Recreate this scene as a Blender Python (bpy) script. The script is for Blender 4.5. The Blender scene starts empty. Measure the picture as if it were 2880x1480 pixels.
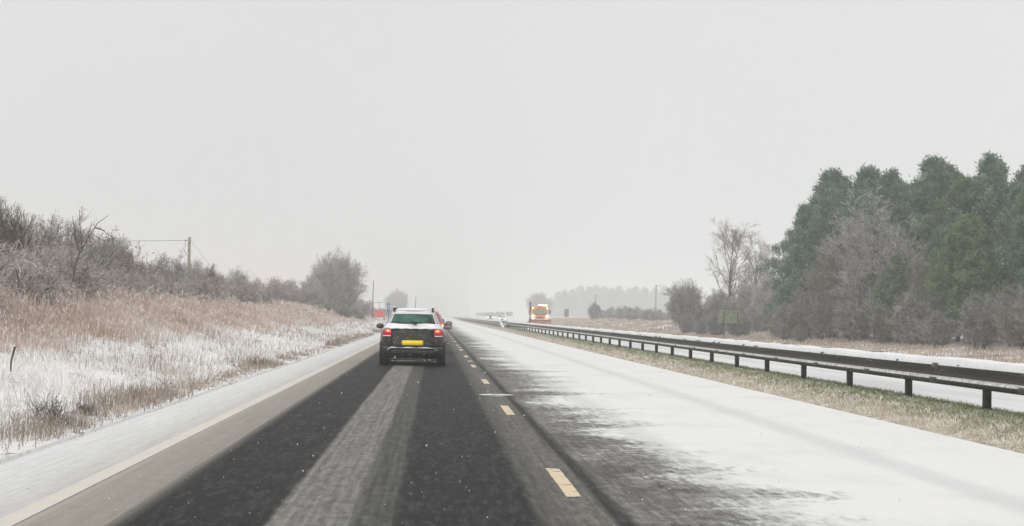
import bpy, math, random
import numpy as np
from mathutils import Matrix, Vector
R = math.radians
random.seed(7); rng = np.random.default_rng(7)
scn = bpy.context.scene; COL = scn.collection

# ------------------------------------------------------------------ camera, sky, sun, exposure
CAMZ = 1.325; FPX = 4167.0
cam_d = bpy.data.cameras.new('camera'); cam = bpy.data.objects.new('camera', cam_d); COL.objects.link(cam)
cam_d.sensor_width = 36; cam_d.lens = 36 * FPX / 2880; cam_d.clip_start = 0.1; cam_d.clip_end = 6000
CM = Matrix.Translation((0, 0, CAMZ)) @ Matrix.Rotation(R(-2.974), 4, 'Z') @ Matrix.Rotation(R(90 + 2.06), 4, 'X') @ Matrix.Rotation(R(1.0), 4, 'Z')
cam.matrix_world = CM
scn.camera = cam
def P(px, py, D):
    """the place D metres down the road that a photograph pixel looks at"""
    d = CM.to_3x3() @ Vector(((px - 1440) / FPX, (740 - py) / FPX, -1)); d = d * (D / d.y)
    return Vector((d.x, d.y, d.z + CAMZ))

SUN_EL, SUN_AZ = 42, 200
w = bpy.data.worlds.new('World'); scn.world = w; w.use_nodes = True
nt = w.node_tree; N = nt.nodes; Lk = nt.links
bg = N['Background']
sky = N.new('ShaderNodeTexSky'); sky.sky_type = 'NISHITA'; sky.sun_disc = False
sky.sun_elevation = R(SUN_EL); sky.sun_rotation = R(SUN_AZ); sky.dust_density = 4; sky.air_density = 1.0
hs = N.new('ShaderNodeHueSaturation'); hs.inputs['Saturation'].default_value = 0.25; Lk.new(sky.outputs[0], hs.inputs['Color'])
mx = N.new('ShaderNodeMix'); mx.data_type = 'RGBA'; mx.inputs[0].default_value = 0.90
Lk.new(hs.outputs[0], mx.inputs[6])
tc = N.new('ShaderNodeTexCoord'); nz = N.new('ShaderNodeTexNoise'); nz.inputs['Scale'].default_value = 1.3; nz.inputs['Detail'].default_value = 3
Lk.new(tc.outputs['Generated'], nz.inputs['Vector'])
rp = N.new('ShaderNodeValToRGB'); Lk.new(nz.outputs['Fac'], rp.inputs[0])
rp.color_ramp.elements[0].position = .3; rp.color_ramp.elements[0].color = (5.95, 6.12, 6.25, 1)
rp.color_ramp.elements[1].position = .7; rp.color_ramp.elements[1].color = (7.15, 7.1, 7.1, 1)
Lk.new(rp.outputs[0], mx.inputs[7]); Lk.new(mx.outputs[2], bg.inputs['Color'])
bg.inputs['Strength'].default_value = 0.11
sd = bpy.data.lights.new('sun', 'SUN'); sd.energy = 1.5; sd.angle = R(40); sd.color = (1, .97, .93)
so = bpy.data.objects.new('sun', sd); COL.objects.link(so)
so.rotation_euler = (R(90 - SUN_EL), 0, R(180 - SUN_AZ))
scn.view_settings.view_transform = 'Standard'; scn.view_settings.look = 'None'
scn.view_settings.exposure = 0.10; scn.view_settings.gamma = 1
scn.cycles.max_bounces = 8; scn.cycles.diffuse_bounces = 3; scn.cycles.volume_bounces = 3
scn.cycles.transparent_max_bounces = 8; scn.cycles.use_denoising = True
scn.cycles.caustics_reflective = False; scn.cycles.caustics_refractive = False

# ------------------------------------------------------------------ materials
class NT:
    def __init__(s, name):
        s.m = bpy.data.materials.new(name); s.m.use_nodes = True; s.t = s.m.node_tree
        s.b = s.t.nodes['Principled BSDF']; s.b.inputs['Specular IOR Level'].default_value = 0.3
        s.tc = s.n('ShaderNodeTexCoord'); s.co = s.tc.outputs['Object']
    def n(s, k): return s.t.nodes.new(k)
    def l(s, a, b): s.t.links.new(a, b)
    def setin(s, node, i, v):
        if hasattr(v, 'links') or isinstance(v, bpy.types.NodeSocket): s.l(v, node.inputs[i])
        else: node.inputs[i].default_value = v
    def math(s, op, a, b=0.0, c=0.0, clamp=False):
        n = s.n('ShaderNodeMath'); n.operation = op; n.use_clamp = clamp
        s.setin(n, 0, a); s.setin(n, 1, b); s.setin(n, 2, c); return n.outputs[0]
    def mapr(s, v, a, b, c=0., d=1., smooth=True):
        n = s.n('ShaderNodeMapRange'); n.interpolation_type = 'SMOOTHSTEP' if smooth else 'LINEAR'
        s.setin(n, 0, v)
        for i, q in enumerate((a, b, c, d)): s.setin(n, i + 1, q)
        return n.outputs[0]
    def noise(s, scale=1., detail=3., sc=(1, 1, 1), co=None, rough=.5):
        mp = s.n('ShaderNodeMapping'); mp.inputs['Scale'].default_value = sc; s.l(co or s.co, mp.inputs[0])
        n = s.n('ShaderNodeTexNoise'); n.inputs['Scale'].default_value = scale; n.inputs['Detail'].default_value = detail
        n.inputs['Roughness'].default_value = rough
        s.l(mp.outputs[0], n.inputs['Vector']); return n.outputs['Fac']
    def ramp(s, v, stops):
        n = s.n('ShaderNodeValToRGB'); s.l(v, n.inputs[0]); e = n.color_ramp.elements
        while len(e) < len(stops): e.new(0.5)
        for q, (p, c) in zip(e, stops): q.position = p; q.color = (*c, 1) if len(c) == 3 else c
        return n.outputs[0]
    def mix(s, f, a, b, mode='MIX'):
        n = s.n('ShaderNodeMix'); n.data_type = 'RGBA'; n.blend_type = mode
        s.setin(n, 0, f)
        for i, v in ((6, a), (7, b)):
            if isinstance(v, bpy.types.NodeSocket): s.l(v, n.inputs[i])
            else: n.inputs[i].default_value = (*v, 1) if len(v) == 3 else v
        return n.outputs[2]
    def bump(s, h, strength=.5, dist=.02):
        n = s.n('ShaderNodeBump'); n.inputs['Strength'].default_value = strength; n.inputs['Distance'].default_value = dist
        s.l(h, n.inputs['Height']); s.l(n.outputs[0], s.b.inputs['Normal'])
    def xyz(s):
        n = s.n('ShaderNodeSeparateXYZ'); s.l(s.co, n.inputs[0]); return n.outputs
    def base(s, c): s.setin(s.b, 'Base Color', c if isinstance(c, bpy.types.NodeSocket) else (*c, 1))

def mat(name, c, rough=.6, metal=0., var=.12, scale=6., spec=.3, emit=None, es=0., coat=0.):
    s = NT(name); n = s.noise(scale, 4)
    c2 = tuple(max(0, q * (1 - 2 * var)) for q in c); c1 = tuple(min(1, q * (1 + 2 * var)) for q in c)
    s.base(s.ramp(n, [(.3, c2), (.7, c1)]))
    s.b.inputs['Roughness'].default_value = rough; s.b.inputs['Metallic'].default_value = metal
    s.b.inputs['Specular IOR Level'].default_value = spec
    if coat: s.b.inputs['Coat Weight'].default_value = coat
    if emit: s.b.inputs['Emission Color'].default_value = (*emit, 1); s.b.inputs['Emission Strength'].default_value = es
    return s.m

def frosted(name, cols, frost=(.78, .76, .76), amt=.5, scale=3., lo=-.1, hi=.9):
    """bark, twig or leaf colour with rime caught on the faces that look up"""
    s = NT(name); n = s.noise(scale, 4)
    k = len(cols); c = s.ramp(n, [(.3 + .4 * i / max(1, k - 1), q) for i, q in enumerate(cols)])
    g = s.n('ShaderNodeNewGeometry'); sp = s.n('ShaderNodeSeparateXYZ'); s.l(g.outputs['Normal'], sp.inputs[0])
    up = s.mapr(s.math('ABSOLUTE', sp.outputs[2]), lo, hi); n2 = s.noise(scale * 2.3, 3)
    f = s.math('MULTIPLY', s.math('MULTIPLY', up, s.mapr(n2, .35, .6)), amt, clamp=True)
    s.base(s.mix(f, c, frost)); s.b.inputs['Roughness'].default_value = .85; s.b.inputs['Specular IOR Level'].default_value = .15
    return s.m

M = {}
M['snow'] = mat('snow', (.84, .85, .86), .8, var=.03, scale=9)
M['steel'] = None
s = NT('galvanised steel'); n = s.noise(2, 5, (1, .25, 6)); n2 = s.noise(30, 3, (1, .3, 3))
s.base(s.mix(s.mapr(n2, .55, .75), s.ramp(n, [(.3, (.022, .022, .021)), (.55, (.04, .038, .035)), (.75, (.075, .07, .06))]), (.16, .15, .14)))
s.b.inputs['Roughness'].default_value = .5; s.b.inputs['Metallic'].default_value = .2; M['steel'] = s.m
M['post'] = mat('dark post steel', (.045, .042, .04), .6, .1, .3, 12)
M['tyre'] = mat('tyre', (.02, .02, .02), .8)
M['black'] = mat('black plastic', (.018, .018, .018), .55, var=.3, scale=15)
# slush-flecked dark tailgate
s = NT('dark bodywork flecked with slush'); n = s.noise(7, 5); n2 = s.noise(38, 2, rough=.7)
f = s.math('MULTIPLY', s.mapr(n2, .60, .68), s.mapr(n, .42, .6)); gr = s.ramp(n, [(.3, (.007, .007, .007)), (.7, (.022, .021, .019))])
s.base(s.mix(f, gr, (.5, .48, .44))); s.b.inputs['Roughness'].default_value = .45; M['grime'] = s.m
s = NT('white car paint with road dirt'); n = s.noise(5, 5); z = s.xyz()[2]
f = s.math('MULTIPLY', s.mapr(s.math('ADD', z, s.math('MULTIPLY', n, .35)), 1.22, .95), .93)
s.base(s.mix(f, (.72, .71, .71), (.09, .088, .083))); s.b.inputs['Roughness'].default_value = .4; M['whitepaint'] = s.m
M['redpaint'] = mat('red car paint', (.45, .02, .03), .3, var=.1, coat=.5)
M['darkpaint'] = mat('dark grey car paint', (.06, .06, .065), .3, coat=.5)
M['paleprint'] = mat('pale silver car paint', (.6, .62, .64), .35, coat=.4)
M['glass'] = mat('green tinted rear glass', (.024, .082, .066), .3, var=.48, scale=4, spec=.4)
M['darkglass'] = mat('dark glass', (.03, .035, .035), .12, spec=.6)
M['screen'] = mat('windscreen glass', (.22, .2, .13), .2, var=.2, scale=2, spec=.5)
M['yellow'] = mat('yellow number plate', (.9, .68, .01), .4, var=.06, scale=25)
M['redlens'] = mat('red tail lamp lens', (.35, .01, .02), .25, var=.1, emit=(1, .02, .03), es=.12)
M['redglow'] = mat('lit tail lamp', (1, .1, .05), .4, emit=(1, .04, .03), es=2.2)
M['redcore'] = mat('lit tail lamp centre', (1, .3, .1), .4, emit=(1, .30, .10), es=4)
M['headglow'] = mat('lit head lamp', (1, .9, .7), .4, emit=(1, .78, .42), es=22)
M['headdim'] = mat('dipped head lamp', (1, .95, .7), .4, emit=(1, .88, .55), es=7)
M['amber'] = mat('lit amber beacon', (1, .6, .2), .4, emit=(1, .62, .18), es=14)
M['orange'] = mat('orange truck paint', (.88, .29, .06), .4, var=.06, scale=3, coat=.3)
M['plough'] = mat('muddy orange plough blade', (.42, .13, .06), .6, var=.25, scale=4)
M['mirrorglass'] = mat('snow speckled mirror', (.28, .26, .25), .3, var=.3, scale=40)
M['alu'] = mat('grey aluminium', (.35, .36, .35), .45, .6)
M['signback'] = mat('grey green sign back', (.155, .185, .10), .7, var=.2, scale=5)
M['greysign'] = mat('grey sign back', (.2, .22, .2), .7, var=.1)
M['bluesign'] = mat('blue sign', (.03, .12, .38), .5, var=.1)
M['white'] = mat('white sign paint', (.75, .74, .73), .5, var=.04)
M['redsign'] = mat('red sign paint', (.62, .09, .08), .6, var=.12, scale=4)
M['wood'] = mat('weathered pole wood', (.30, .27, .19), .85, var=.2, scale=8)
M['darkpole'] = mat('dark painted pole', (.07, .06, .065), .6)
M['wire'] = mat('wire', (.1, .09, .09), .6)

M['twig'] = frosted('rimed grey brown twigs', [(.20, .16, .135), (.38, .32, .28), (.54, .48, .44)], amt=.95)
M['twiggrey'] = frosted('rimed grey twigs', [(.15, .135, .13), (.29, .27, .26), (.43, .40, .39)], amt=.85)
M['twigdusk'] = frosted('grey mauve twigs', [(.085, .08, .073), (.18, .168, .16), (.33, .31, .30)], amt=.65, scale=1.2)
M['twigolive'] = frosted('olive brown twigs', [(.07, .065, .04), (.165, .15, .10), (.31, .275, .21)], amt=.5, scale=1.2)
M['twigbrown'] = frosted('brown twigs', [(.13, .10, .065), (.27, .215, .155), (.40, .32, .26)], amt=.55)
M['twigdark'] = frosted('dark twigs', [(.05, .045, .035), (.12, .09, .07)], amt=.35)
M['twiggreen'] = frosted('green stems', [(.07, .08, .04), (.16, .14, .09), (.22, .17, .13)], amt=.4)
M['bark'] = frosted('bark', [(.07, .055, .045), (.15, .125, .10)], amt=.25)
M['stembrown'] = frosted('purple brown sapling bark', [(.10, .06, .055), (.17, .11, .09)], amt=.1)
M['needle'] = frosted('pine needles', [(.012, .042, .024), (.06, .14, .085), (.20, .30, .19)], amt=.55, scale=1.5, frost=(.45, .5, .47))
M['needlewarm'] = frosted('yellow green pine needles', [(.018, .05, .016), (.085, .155, .05), (.23, .28, .12)], amt=.4, scale=1.5, frost=(.45, .48, .4))
M['gorse'] = frosted('gorse leaves', [(.06, .09, .05), (.13, .16, .09), (.2, .2, .13)], amt=.7)
M['deadleaf'] = frosted('dead leaves', [(.22, .12, .07), (.42, .27, .19)], amt=.2)
M['tallgrass'] = frosted('dead tall grass', [(.42, .29, .23), (.60, .46, .385), (.74, .62, .55)], amt=.55, scale=.5, frost=(.85, .82, .8))
M['rustgrass'] = frosted('rusty dead grass', [(.30, .21, .165), (.48, .36, .29), (.62, .50, .42)], amt=.35, scale=.8)
M['seedhead'] = frosted('feathery seed heads', [(.50, .39, .33), (.66, .56, .50), (.78, .70, .66)], amt=.6, scale=1.5)
M['vergegrass'] = frosted('brown verge grass', [(.24, .18, .13), (.40, .31, .24), (.55, .46, .38)], amt=.3, scale=.5)
M['snowgrass'] = frosted('snow laden grass', [(.55, .48, .42), (.82, .80, .78), (.9, .9, .89)], amt=.9, scale=.9, frost=(.9, .9, .9))
M['weed'] = frosted('brown roadside weeds', [(.13, .10, .075), (.31, .245, .19), (.54, .46, .39)], amt=.5, scale=2.2)
M['greengrass'] = frosted('green reservation grass', [(.16, .19, .08), (.28, .31, .15), (.46, .44, .28)], amt=.6, scale=1.2)
M['palegrass'] = frosted('snow dusted dead grass', [(.28, .30, .18), (.56, .47, .36), (.80, .74, .66)], amt=.9, scale=1.6)

# ------------------------------------------------------------------ object helpers
def tag(o, label=None, cat=None, group=None, kind=None):
    if label: o['label'] = label
    if cat: o['category'] = cat
    if group: o['group'] = group
    if kind: o['kind'] = kind
    return o
def empty(name, loc, rz=0, **k):
    o = bpy.data.objects.new(name, None); COL.objects.link(o); o.location = loc; o.rotation_euler = (0, 0, rz)
    return tag(o, **k)
def mesh_np(name, V, Fs, m, parent=None, smooth=False):
    """V (n,3); Fs list of (k,3|4) index arrays"""
    me = bpy.data.meshes.new(name); V = np.asarray(V, np.float32)
    me.vertices.add(len(V)); me.vertices.foreach_set('co', V.ravel())
    tot = sum(f.size for f in Fs); nf = sum(len(f) for f in Fs)
    me.loops.add(tot); me.polygons.add(nf)
    me.loops.foreach_set('vertex_index', np.concatenate([f.ravel() for f in Fs]).astype(np.int32))
    ls = []; st = 0
    for f in Fs: ls.append(st + np.arange(len(f)) * f.shape[1]); st += f.size
    me.polygons.foreach_set('loop_start', np.concatenate(ls).astype(np.int32))
    me.update(calc_edges=True); me.validate()
    if smooth: me.polygons.foreach_set('use_smooth', np.ones(len(me.polygons), bool))
    me.materials.append(m); o = bpy.data.objects.new(name, me); COL.objects.link(o)
    if parent: o.parent = parent
    return o
class MB:
    def __init__(s): s.v = []; s.f = []
    def add(s, vs, fs):
        b = len(s.v); s.v += [tuple(q) for q in vs]; s.f += [tuple(b + i for i in f) for f in fs]; return s
    def box(s, c, d, rz=0, taper=1., bev=0):
        x, y, z = (q / 2 for q in d); vs = []
        ca, sa = math.cos(rz), math.sin(rz)
        for k, zz in ((1, -z), (taper, z)):
            for a, b in ((-x, -y), (x, -y), (x, y), (-x, y)):
                a *= k; b *= k; vs.append((c[0] + a * ca - b * sa, c[1] + a * sa + b * ca, c[2] + zz))
        return s.add(vs, [(3, 2, 1, 0), (4, 5, 6, 7), (0, 1, 5, 4), (1, 2, 6, 5), (2, 3, 7, 6), (3, 0, 4, 7)])
    def tube(s, pts, rad, n=8):
        pts = [Vector(p) for p in pts]; rad = rad if hasattr(rad, '__len__') else [rad] * len(pts); vs = []
        for i, p in enumerate(pts):
            t = (pts[min(i + 1, len(pts) - 1)] - pts[max(i - 1, 0)]).normalized()
            a = t.cross(Vector((0, 0, 1)) if abs(t.z) < .9 else Vector((1, 0, 0))).normalized(); b = t.cross(a)
            vs += [p + (a * math.cos(q) + b * math.sin(q)) * rad[i] for q in (2 * math.pi * k / n for k in range(n))]
        fs = [(i * n + k, i * n + (k + 1) % n, (i + 1) * n + (k + 1) % n, (i + 1) * n + k) for i in range(len(pts) - 1) for k in range(n)]
        fs += [tuple(range(n))[::-1], tuple(range((len(pts) - 1) * n, len(pts) * n))]
        return s.add(vs, fs)
    def ell(s, c, r, nu=12, nv=8, pw=1.0):
        vs = []; g = lambda q: math.copysign(abs(q) ** pw, q)
        for j in range(nv + 1):
            ph = -math.pi / 2 + math.pi * j / nv
            for i in range(nu):
                th = 2 * math.pi * i / nu
                vs.append((c[0] + r[0] * g(math.cos(ph)) * g(math.cos(th)), c[1] + r[1] * g(math.cos(ph)) * g(math.sin(th)), c[2] + r[2] * g(math.sin(ph))))
        return s.add(vs, [(j * nu + i, j * nu + (i + 1) % nu, (j + 1) * nu + (i + 1) % nu, (j + 1) * nu + i) for j in range(nv) for i in range(nu)])
    def build(s, name, m, parent=None, smooth=False, bev=0, sub=0):
        me = bpy.data.meshes.new(name); me.from_pydata(s.v, [], s.f); me.update()
        me.materials.append(m); o = bpy.data.objects.new(name, me); COL.objects.link(o)
        if smooth: me.polygons.foreach_set('use_smooth', [True] * len(me.polygons))
        if bev:
            b = o.modifiers.new('bevel', 'BEVEL'); b.width = bev; b.segments = 2; b.limit_method = 'ANGLE'
        if sub:
            b = o.modifiers.new('sub', 'SUBSURF'); b.levels = b.render_levels = sub
        if parent: o.parent = parent
        return o
def copy_tree(o, parent=None):
    c = o.copy(); COL.objects.link(c); c.parent = parent
    for ch in list(KIDS.get(o.name, [])) or [q for q in o.children]: copy_tree(ch, c)
    return c
KIDS = {}

# ------------------------------------------------------------------ ground shape
def sst(a, b, v):
    t = np.clip((np.asarray(v, float) - a) / (b - a), 0, 1); return t * t * (3 - 2 * t)
def vnoise(x, y, f, seed=0):
    x = np.asarray(x, float) * f; y = np.asarray(y, float) * f
    xi = np.floor(x); yi = np.floor(y); fx = x - xi; fy = y - yi; fx = fx * fx * (3 - 2 * fx); fy = fy * fy * (3 - 2 * fy)
    def h(a, b):
        q = np.sin(a * 127.1 + b * 311.7 + seed * 74.7) * 43758.5453; return q - np.floor(q)
    return (h(xi, yi) * (1 - fx) + h(xi + 1, yi) * fx) * (1 - fy) + (h(xi, yi + 1) * (1 - fx) + h(xi + 1, yi + 1) * fx) * fy
def rise(y): return .55 * sst(340, 620, y)
EDGE_L, LINE_L, EDGE_R, OPP0, OPP1 = -3.65, -2.6, 6.1, 8.75, 18.2
def gz(x, y):
    x = np.asarray(x, float); y = np.asarray(y, float)
    A = np.interp(y, [0, 60, 120, 170, 230, 600], [1.3, 1.3, 1.15, .85, .5, .5])
    left = A * sst(3.7, 11.6, -x)
    right = sst(19.5, 26, x) * np.interp(y, [0, 100, 150, 230, 400], [.25, .3, .8, 1.0, .8])
    off = (x < EDGE_L) | (x > OPP1)
    med = (x > EDGE_R) & (x < OPP0)
    z = left + right + rise(y)
    d = np.minimum(np.abs(x - EDGE_L), np.abs(x - OPP1)); k = np.clip(d / 1.2, 0, 1)
    near = (x < EDGE_L) & (x > -30)
    b = (vnoise(x, y, 1.3, 1) - .4) * .16 + (vnoise(x, y, 3.1, 2) - .5) * .13 * near + (vnoise(x, y, 7.3, 3) - .5) * .06 * near
    z = z + np.where(off, .03 + b * k * k, 0)
    z = z + np.where(med, .05 * np.sin(np.pi * np.clip((x - EDGE_R) / (OPP0 - EDGE_R), 0, 1)) + .01, 0)
    return np.where(off | med, z, rise(y) - .06)
xs = np.concatenate([-np.geomspace(900, 31, 16), np.arange(-30, -15, .6), np.arange(-15, -3.7, .09), [-3.68, EDGE_L - .001, EDGE_L, -2, 0, 2, 4, EDGE_R, EDGE_R + .001, 6.3, 6.7, 7.2, 7.7, 8.2, 8.5, OPP0 - .001, OPP0, 12, 16, OPP1, OPP1 + .001], np.arange(18.3, 30, .5), np.geomspace(30.5, 900, 18)])
ys = np.concatenate([[-60, -30, -10, 0, 4], 8 * 1.011 ** np.arange(0, 475)]); ys = ys[ys < 1400]; ys = np.append(ys, [1600, 1900, 2300])
X, Y = np.meshgrid(xs, ys); Z = gz(X, Y)
nx, ny = len(xs), len(ys); I = np.arange(nx * ny).reshape(ny, nx)
F = np.stack([I[:-1, :-1], I[:-1, 1:], I[1:, 1:], I[1:, :-1]], -1).reshape(-1, 4)

s = NT('snowy verge ground'); x, y, z = s.xyz()
n1 = s.noise(.9, 5); n2 = s.noise(5, 5, rough=.65); n3 = s.noise(20, 3)
snow = s.ramp(n3, [(.3, (.74, .73, .72)), (.7, (.86, .86, .86))])
earth = s.ramp(n2, [(.3, (.20, .14, .09)), (.7, (.42, .33, .25))])
cov = s.mapr(s.math('ADD', s.mapr(x, -9.5, -7.0, -.07, 0.), s.math('ADD', s.math('MULTIPLY', n1, .5), s.math('MULTIPLY', n2, .5))), .36, .46)
lc = s.mix(cov, earth, snow)
grs = s.ramp(n2, [(.3, (.09, .12, .04)), (.6, (.19, .2, .09)), (.75, (.35, .32, .2))])
med = s.math('MULTIPLY', s.math('GREATER_THAN', x, EDGE_R - .1), s.math('LESS_THAN', x, OPP0 + .1))
pale = s.mapr(s.math('ADD', x, s.math('MULTIPLY', n2, .8)), 7.6, 6.8)
mc = s.mix(s.math('MULTIPLY', pale, .8), grs, s.ramp(n2, [(.35, (.35, .27, .18)), (.6, (.75, .7, .62))]))
s.base(s.mix(med, lc, mc)); s.b.inputs['Roughness'].default_value = .9; s.bump(n2, .6, .06)
g = mesh_np('ground', np.stack([X, Y, Z], -1).reshape(-1, 3), [F], s.m, smooth=True); tag(g, kind='structure')

# ------------------------------------------------------------------ roads
s = NT('wet asphalt with slush and snow'); x, y, z = s.xyz()
big = s.noise(1, 3, (.22, .34, 1), rough=.55); wisp = s.noise(1, 3, (.45, .95, 1), rough=.55)
fine = s.noise(9, 5, (1, .5, 1), rough=.7); wob = s.noise(1, 3, (.7, .12, 1)); streak = s.noise(1, 4, (26, .35, 1)); grain = s.noise(70, 2)
edgeamp = s.mapr(x, 1.22, 1.5)
sh = s.math('ADD', s.math('MULTIPLY', s.math('SUBTRACT', big, .5), 3.4), s.math('MULTIPLY', s.math('SUBTRACT', wisp, .5), 1.3))
sh = s.math('ADD', sh, s.math('MULTIPLY', s.math('SUBTRACT', fine, .5), 1.9))
sh = s.math('ADD', sh, s.math('MULTIPLY', s.math('SUBTRACT', s.noise(1.7, 4, (1, .6, 1), rough=.6), .5), 1.4))
sh = s.math('MULTIPLY', sh, edgeamp)
small = s.math('ADD', s.math('MULTIPLY', s.math('SUBTRACT', wob, .5), .07), s.math('MULTIPLY', s.math('SUBTRACT', fine, .5), .05))
xb = s.math('ADD', x, small); xm = s.math('MAXIMUM', s.math('ADD', xb, sh), 1.36)
xx = s.math('ADD', s.math('MULTIPLY', xb, s.math('SUBTRACT', 1.0, edgeamp)), s.math('MULTIPLY', xm, edgeamp))
t = s.mapr(xx, -3.7, 6.3, smooth=False)
def q(v): return (v + 3.7) / 10.0
DK, MD, SL, BR, SN = (.009, .0095, .009), (.075, .073, .066), (.20, .195, .18), (.35, .33, .29), (.81, .805, .80)
c = s.ramp(t, [(q(-3.68), (.74, .74, .74)), (q(-3.1), (.66, .66, .655)), (q(-2.72), (.56, .55, .53)), (q(-2.45), BR), (q(-2.02), (.31, .29, .25)), (q(-1.93), (.07, .066, .06)), (q(-1.86), DK), (q(-1.045), DK), (q(-1.01), SL), (q(-.53), SL),
               (q(-.49), MD), (q(-.26), MD), (q(-.21), DK), (q(.69), DK), (q(.75), MD), (q(1.0), (.15, .145, .13)), (q(1.19), (.13, .126, .115)), (q(1.215), (.02, .02, .019)), (q(1.30), (.025, .025, .023)),
               (q(1.38), (.16, .155, .14)), (q(1.9), (.24, .235, .22)), (q(2.3), (.60, .595, .58)), (q(2.6), SN), (q(3.9), SN)])
# faint older wheel tracks in the snowed-over lane
trk = s.math('ADD', s.mapr(s.math('ABSOLUTE', s.math('SUBTRACT', s.math('ADD', x, small), 4.32)), .32, .05), s.mapr(s.math('ABSOLUTE', s.math('SUBTRACT', s.math('ADD', x, small), 2.36)), .3, .05))
c = s.mix(s.math('MULTIPLY', trk, .42, clamp=True), c, (.56, .565, .57))
sp = s.math('MULTIPLY', s.mapr(s.noise(1, 5, (1.2, 7, 1), rough=.7), .62, .72), s.mapr(x, 4.9, 2.4)); c = s.mix(s.math('MULTIPLY', sp, s.math('MULTIPLY', edgeamp, .5)), c, (.3, .29, .28))
k = s.mapr(streak, .25, .75, .6, 1.4, smooth=False)
isd = s.math('MULTIPLY', s.mapr(xx, 2.6, 1.8), s.mapr(x, -2.1, -1.85, 0.25, 1.0))
kk = s.math('ADD', s.math('MULTIPLY', s.math('SUBTRACT', k, 1), isd), 1)
grn = s.math('ADD', s.math('MULTIPLY', s.math('SUBTRACT', s.math('ADD', s.math('MULTIPLY', grain, .8), s.math('MULTIPLY', fine, .7)), .75), s.math('MULTIPLY', isd, 2.2)), 1)
m2 = s.math('MULTIPLY', kk, grn); cc = s.n('ShaderNodeCombineXYZ')
for i in range(3): s.l(m2, cc.inputs[i])
c = s.mix(1., c, cc.outputs[0], 'MULTIPLY')
c = s.mix(s.math('MULTIPLY', s.mapr(s.noise(1, 5, (.9, .5, 1), rough=.65), .45, .7), s.math('MULTIPLY', edgeamp, .30)), c, (.58, .58, .575))
mot = s.noise(1, 4, (16, 2.6, 1), rough=.75); mt = s.math('ADD', s.math('MULTIPLY', s.math('SUBTRACT', s.mapr(mot, .30, .70, .50, 1.45, smooth=False), 1), isd), 1)
cm = s.n('ShaderNodeCombineXYZ')
for i in range(3): s.l(mt, cm.inputs[i])
c = s.mix(s.mapr(xx, -1.9, -1.8, .25, .85), c, s.mix(1., c, cm.outputs[0], 'MULTIPLY'))
c = s.mix(s.math('MULTIPLY', s.mapr(mot, .50, .66), s.math('MULTIPLY', s.mapr(x, -1.95, -1.8), s.math('MULTIPLY', isd, .22))), c, (.17, .17, .165))
# thin grey film and grit dragged along the wheel tracks
film = s.math('MULTIPLY', s.mapr(s.noise(1, 5, (5, .9, 1), rough=.75), .48, .72), s.math('MULTIPLY', s.mapr(xx, 1.0, .6), s.mapr(x, -2.0, -1.85)))
c = s.mix(s.math('MULTIPLY', film, .17), c, (.18, .18, .17))
# white crumbs of slush
fl = s.math('MULTIPLY', s.mapr(s.noise(26, 3, (1, .5, 1), rough=.8), .65, .71), s.math('MULTIPLY', isd, .4)); c = s.mix(fl, c, (.6, .62, .6))
s.base(c)
sepc = s.n('ShaderNodeRGBToBW'); s.l(c, sepc.inputs[0])
s.l(s.mapr(sepc.outputs[0], .03, .3, .62, .9), s.b.inputs['Roughness']); s.b.inputs['Specular IOR Level'].default_value = .10
s.bump(s.math('ADD', fine, s.math('MULTIPLY', grain, .5)), .35, .015)
roadmat = s.m
def strip(name, x0, x1, y0, y1, m, z=0., n=60, nxs=2):
    ysq = np.concatenate([np.linspace(y0, min(y1, 330), 6), np.linspace(330, y1, n)[1:]]) if y1 > 330 else np.linspace(y0, y1, 4)
    xq = np.linspace(x0, x1, nxs); XX, YY = np.meshgrid(xq, ysq); II = np.arange(XX.size).reshape(XX.shape)
    FF = np.stack([II[:-1, :-1], II[:-1, 1:], II[1:, 1:], II[1:, :-1]], -1).reshape(-1, 4)
    o = mesh_np(name, np.stack([XX, YY, rise(YY) + z], -1).reshape(-1, 3), [FF], m); return tag(o, kind='structure')
strip('road', EDGE_L, EDGE_R, -55, 2290, roadmat)
s = NT('snow covered asphalt'); n1 = s.noise(1, 4, (1.2, .08, 1)); n2 = s.noise(8, 4)
s.base(s.mix(s.math('MULTIPLY', n2, .15), s.ramp(n1, [(.35, (.62, .62, .62)), (.6, (.80, .80, .80))]), (.55, .55, .54))); s.b.inputs['Roughness'].default_value = .85
strip('opposite_road', OPP0, OPP1, -55, 2290, s.m)
# edge line, ribbed and half buried
s = NT('snow dusted cream edge line'); x, y, z = s.xyz(); n = s.noise(6, 4); n1 = s.noise(1, 3, (2, .35, 1))
rib = s.mapr(s.math('SINE', s.math('MULTIPLY', s.math('ADD', y, s.math('MULTIPLY', n, .08)), 2 * math.pi / .5)), -.3, .6)
s.base(s.mix(s.math('MULTIPLY', rib, s.mapr(n1, .3, .7, .4, 1)), s.mix(s.mapr(s.noise(1, 4, (3, .5, 1)), .45, .6), (.66, .63, .58), (.60, .595, .58)), (.71, .63, .53))); s.b.inputs['Roughness'].default_value = .8
strip('edge_line', LINE_L - .09, LINE_L + .07, -40, 900, s.m, z=.004)
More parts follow.
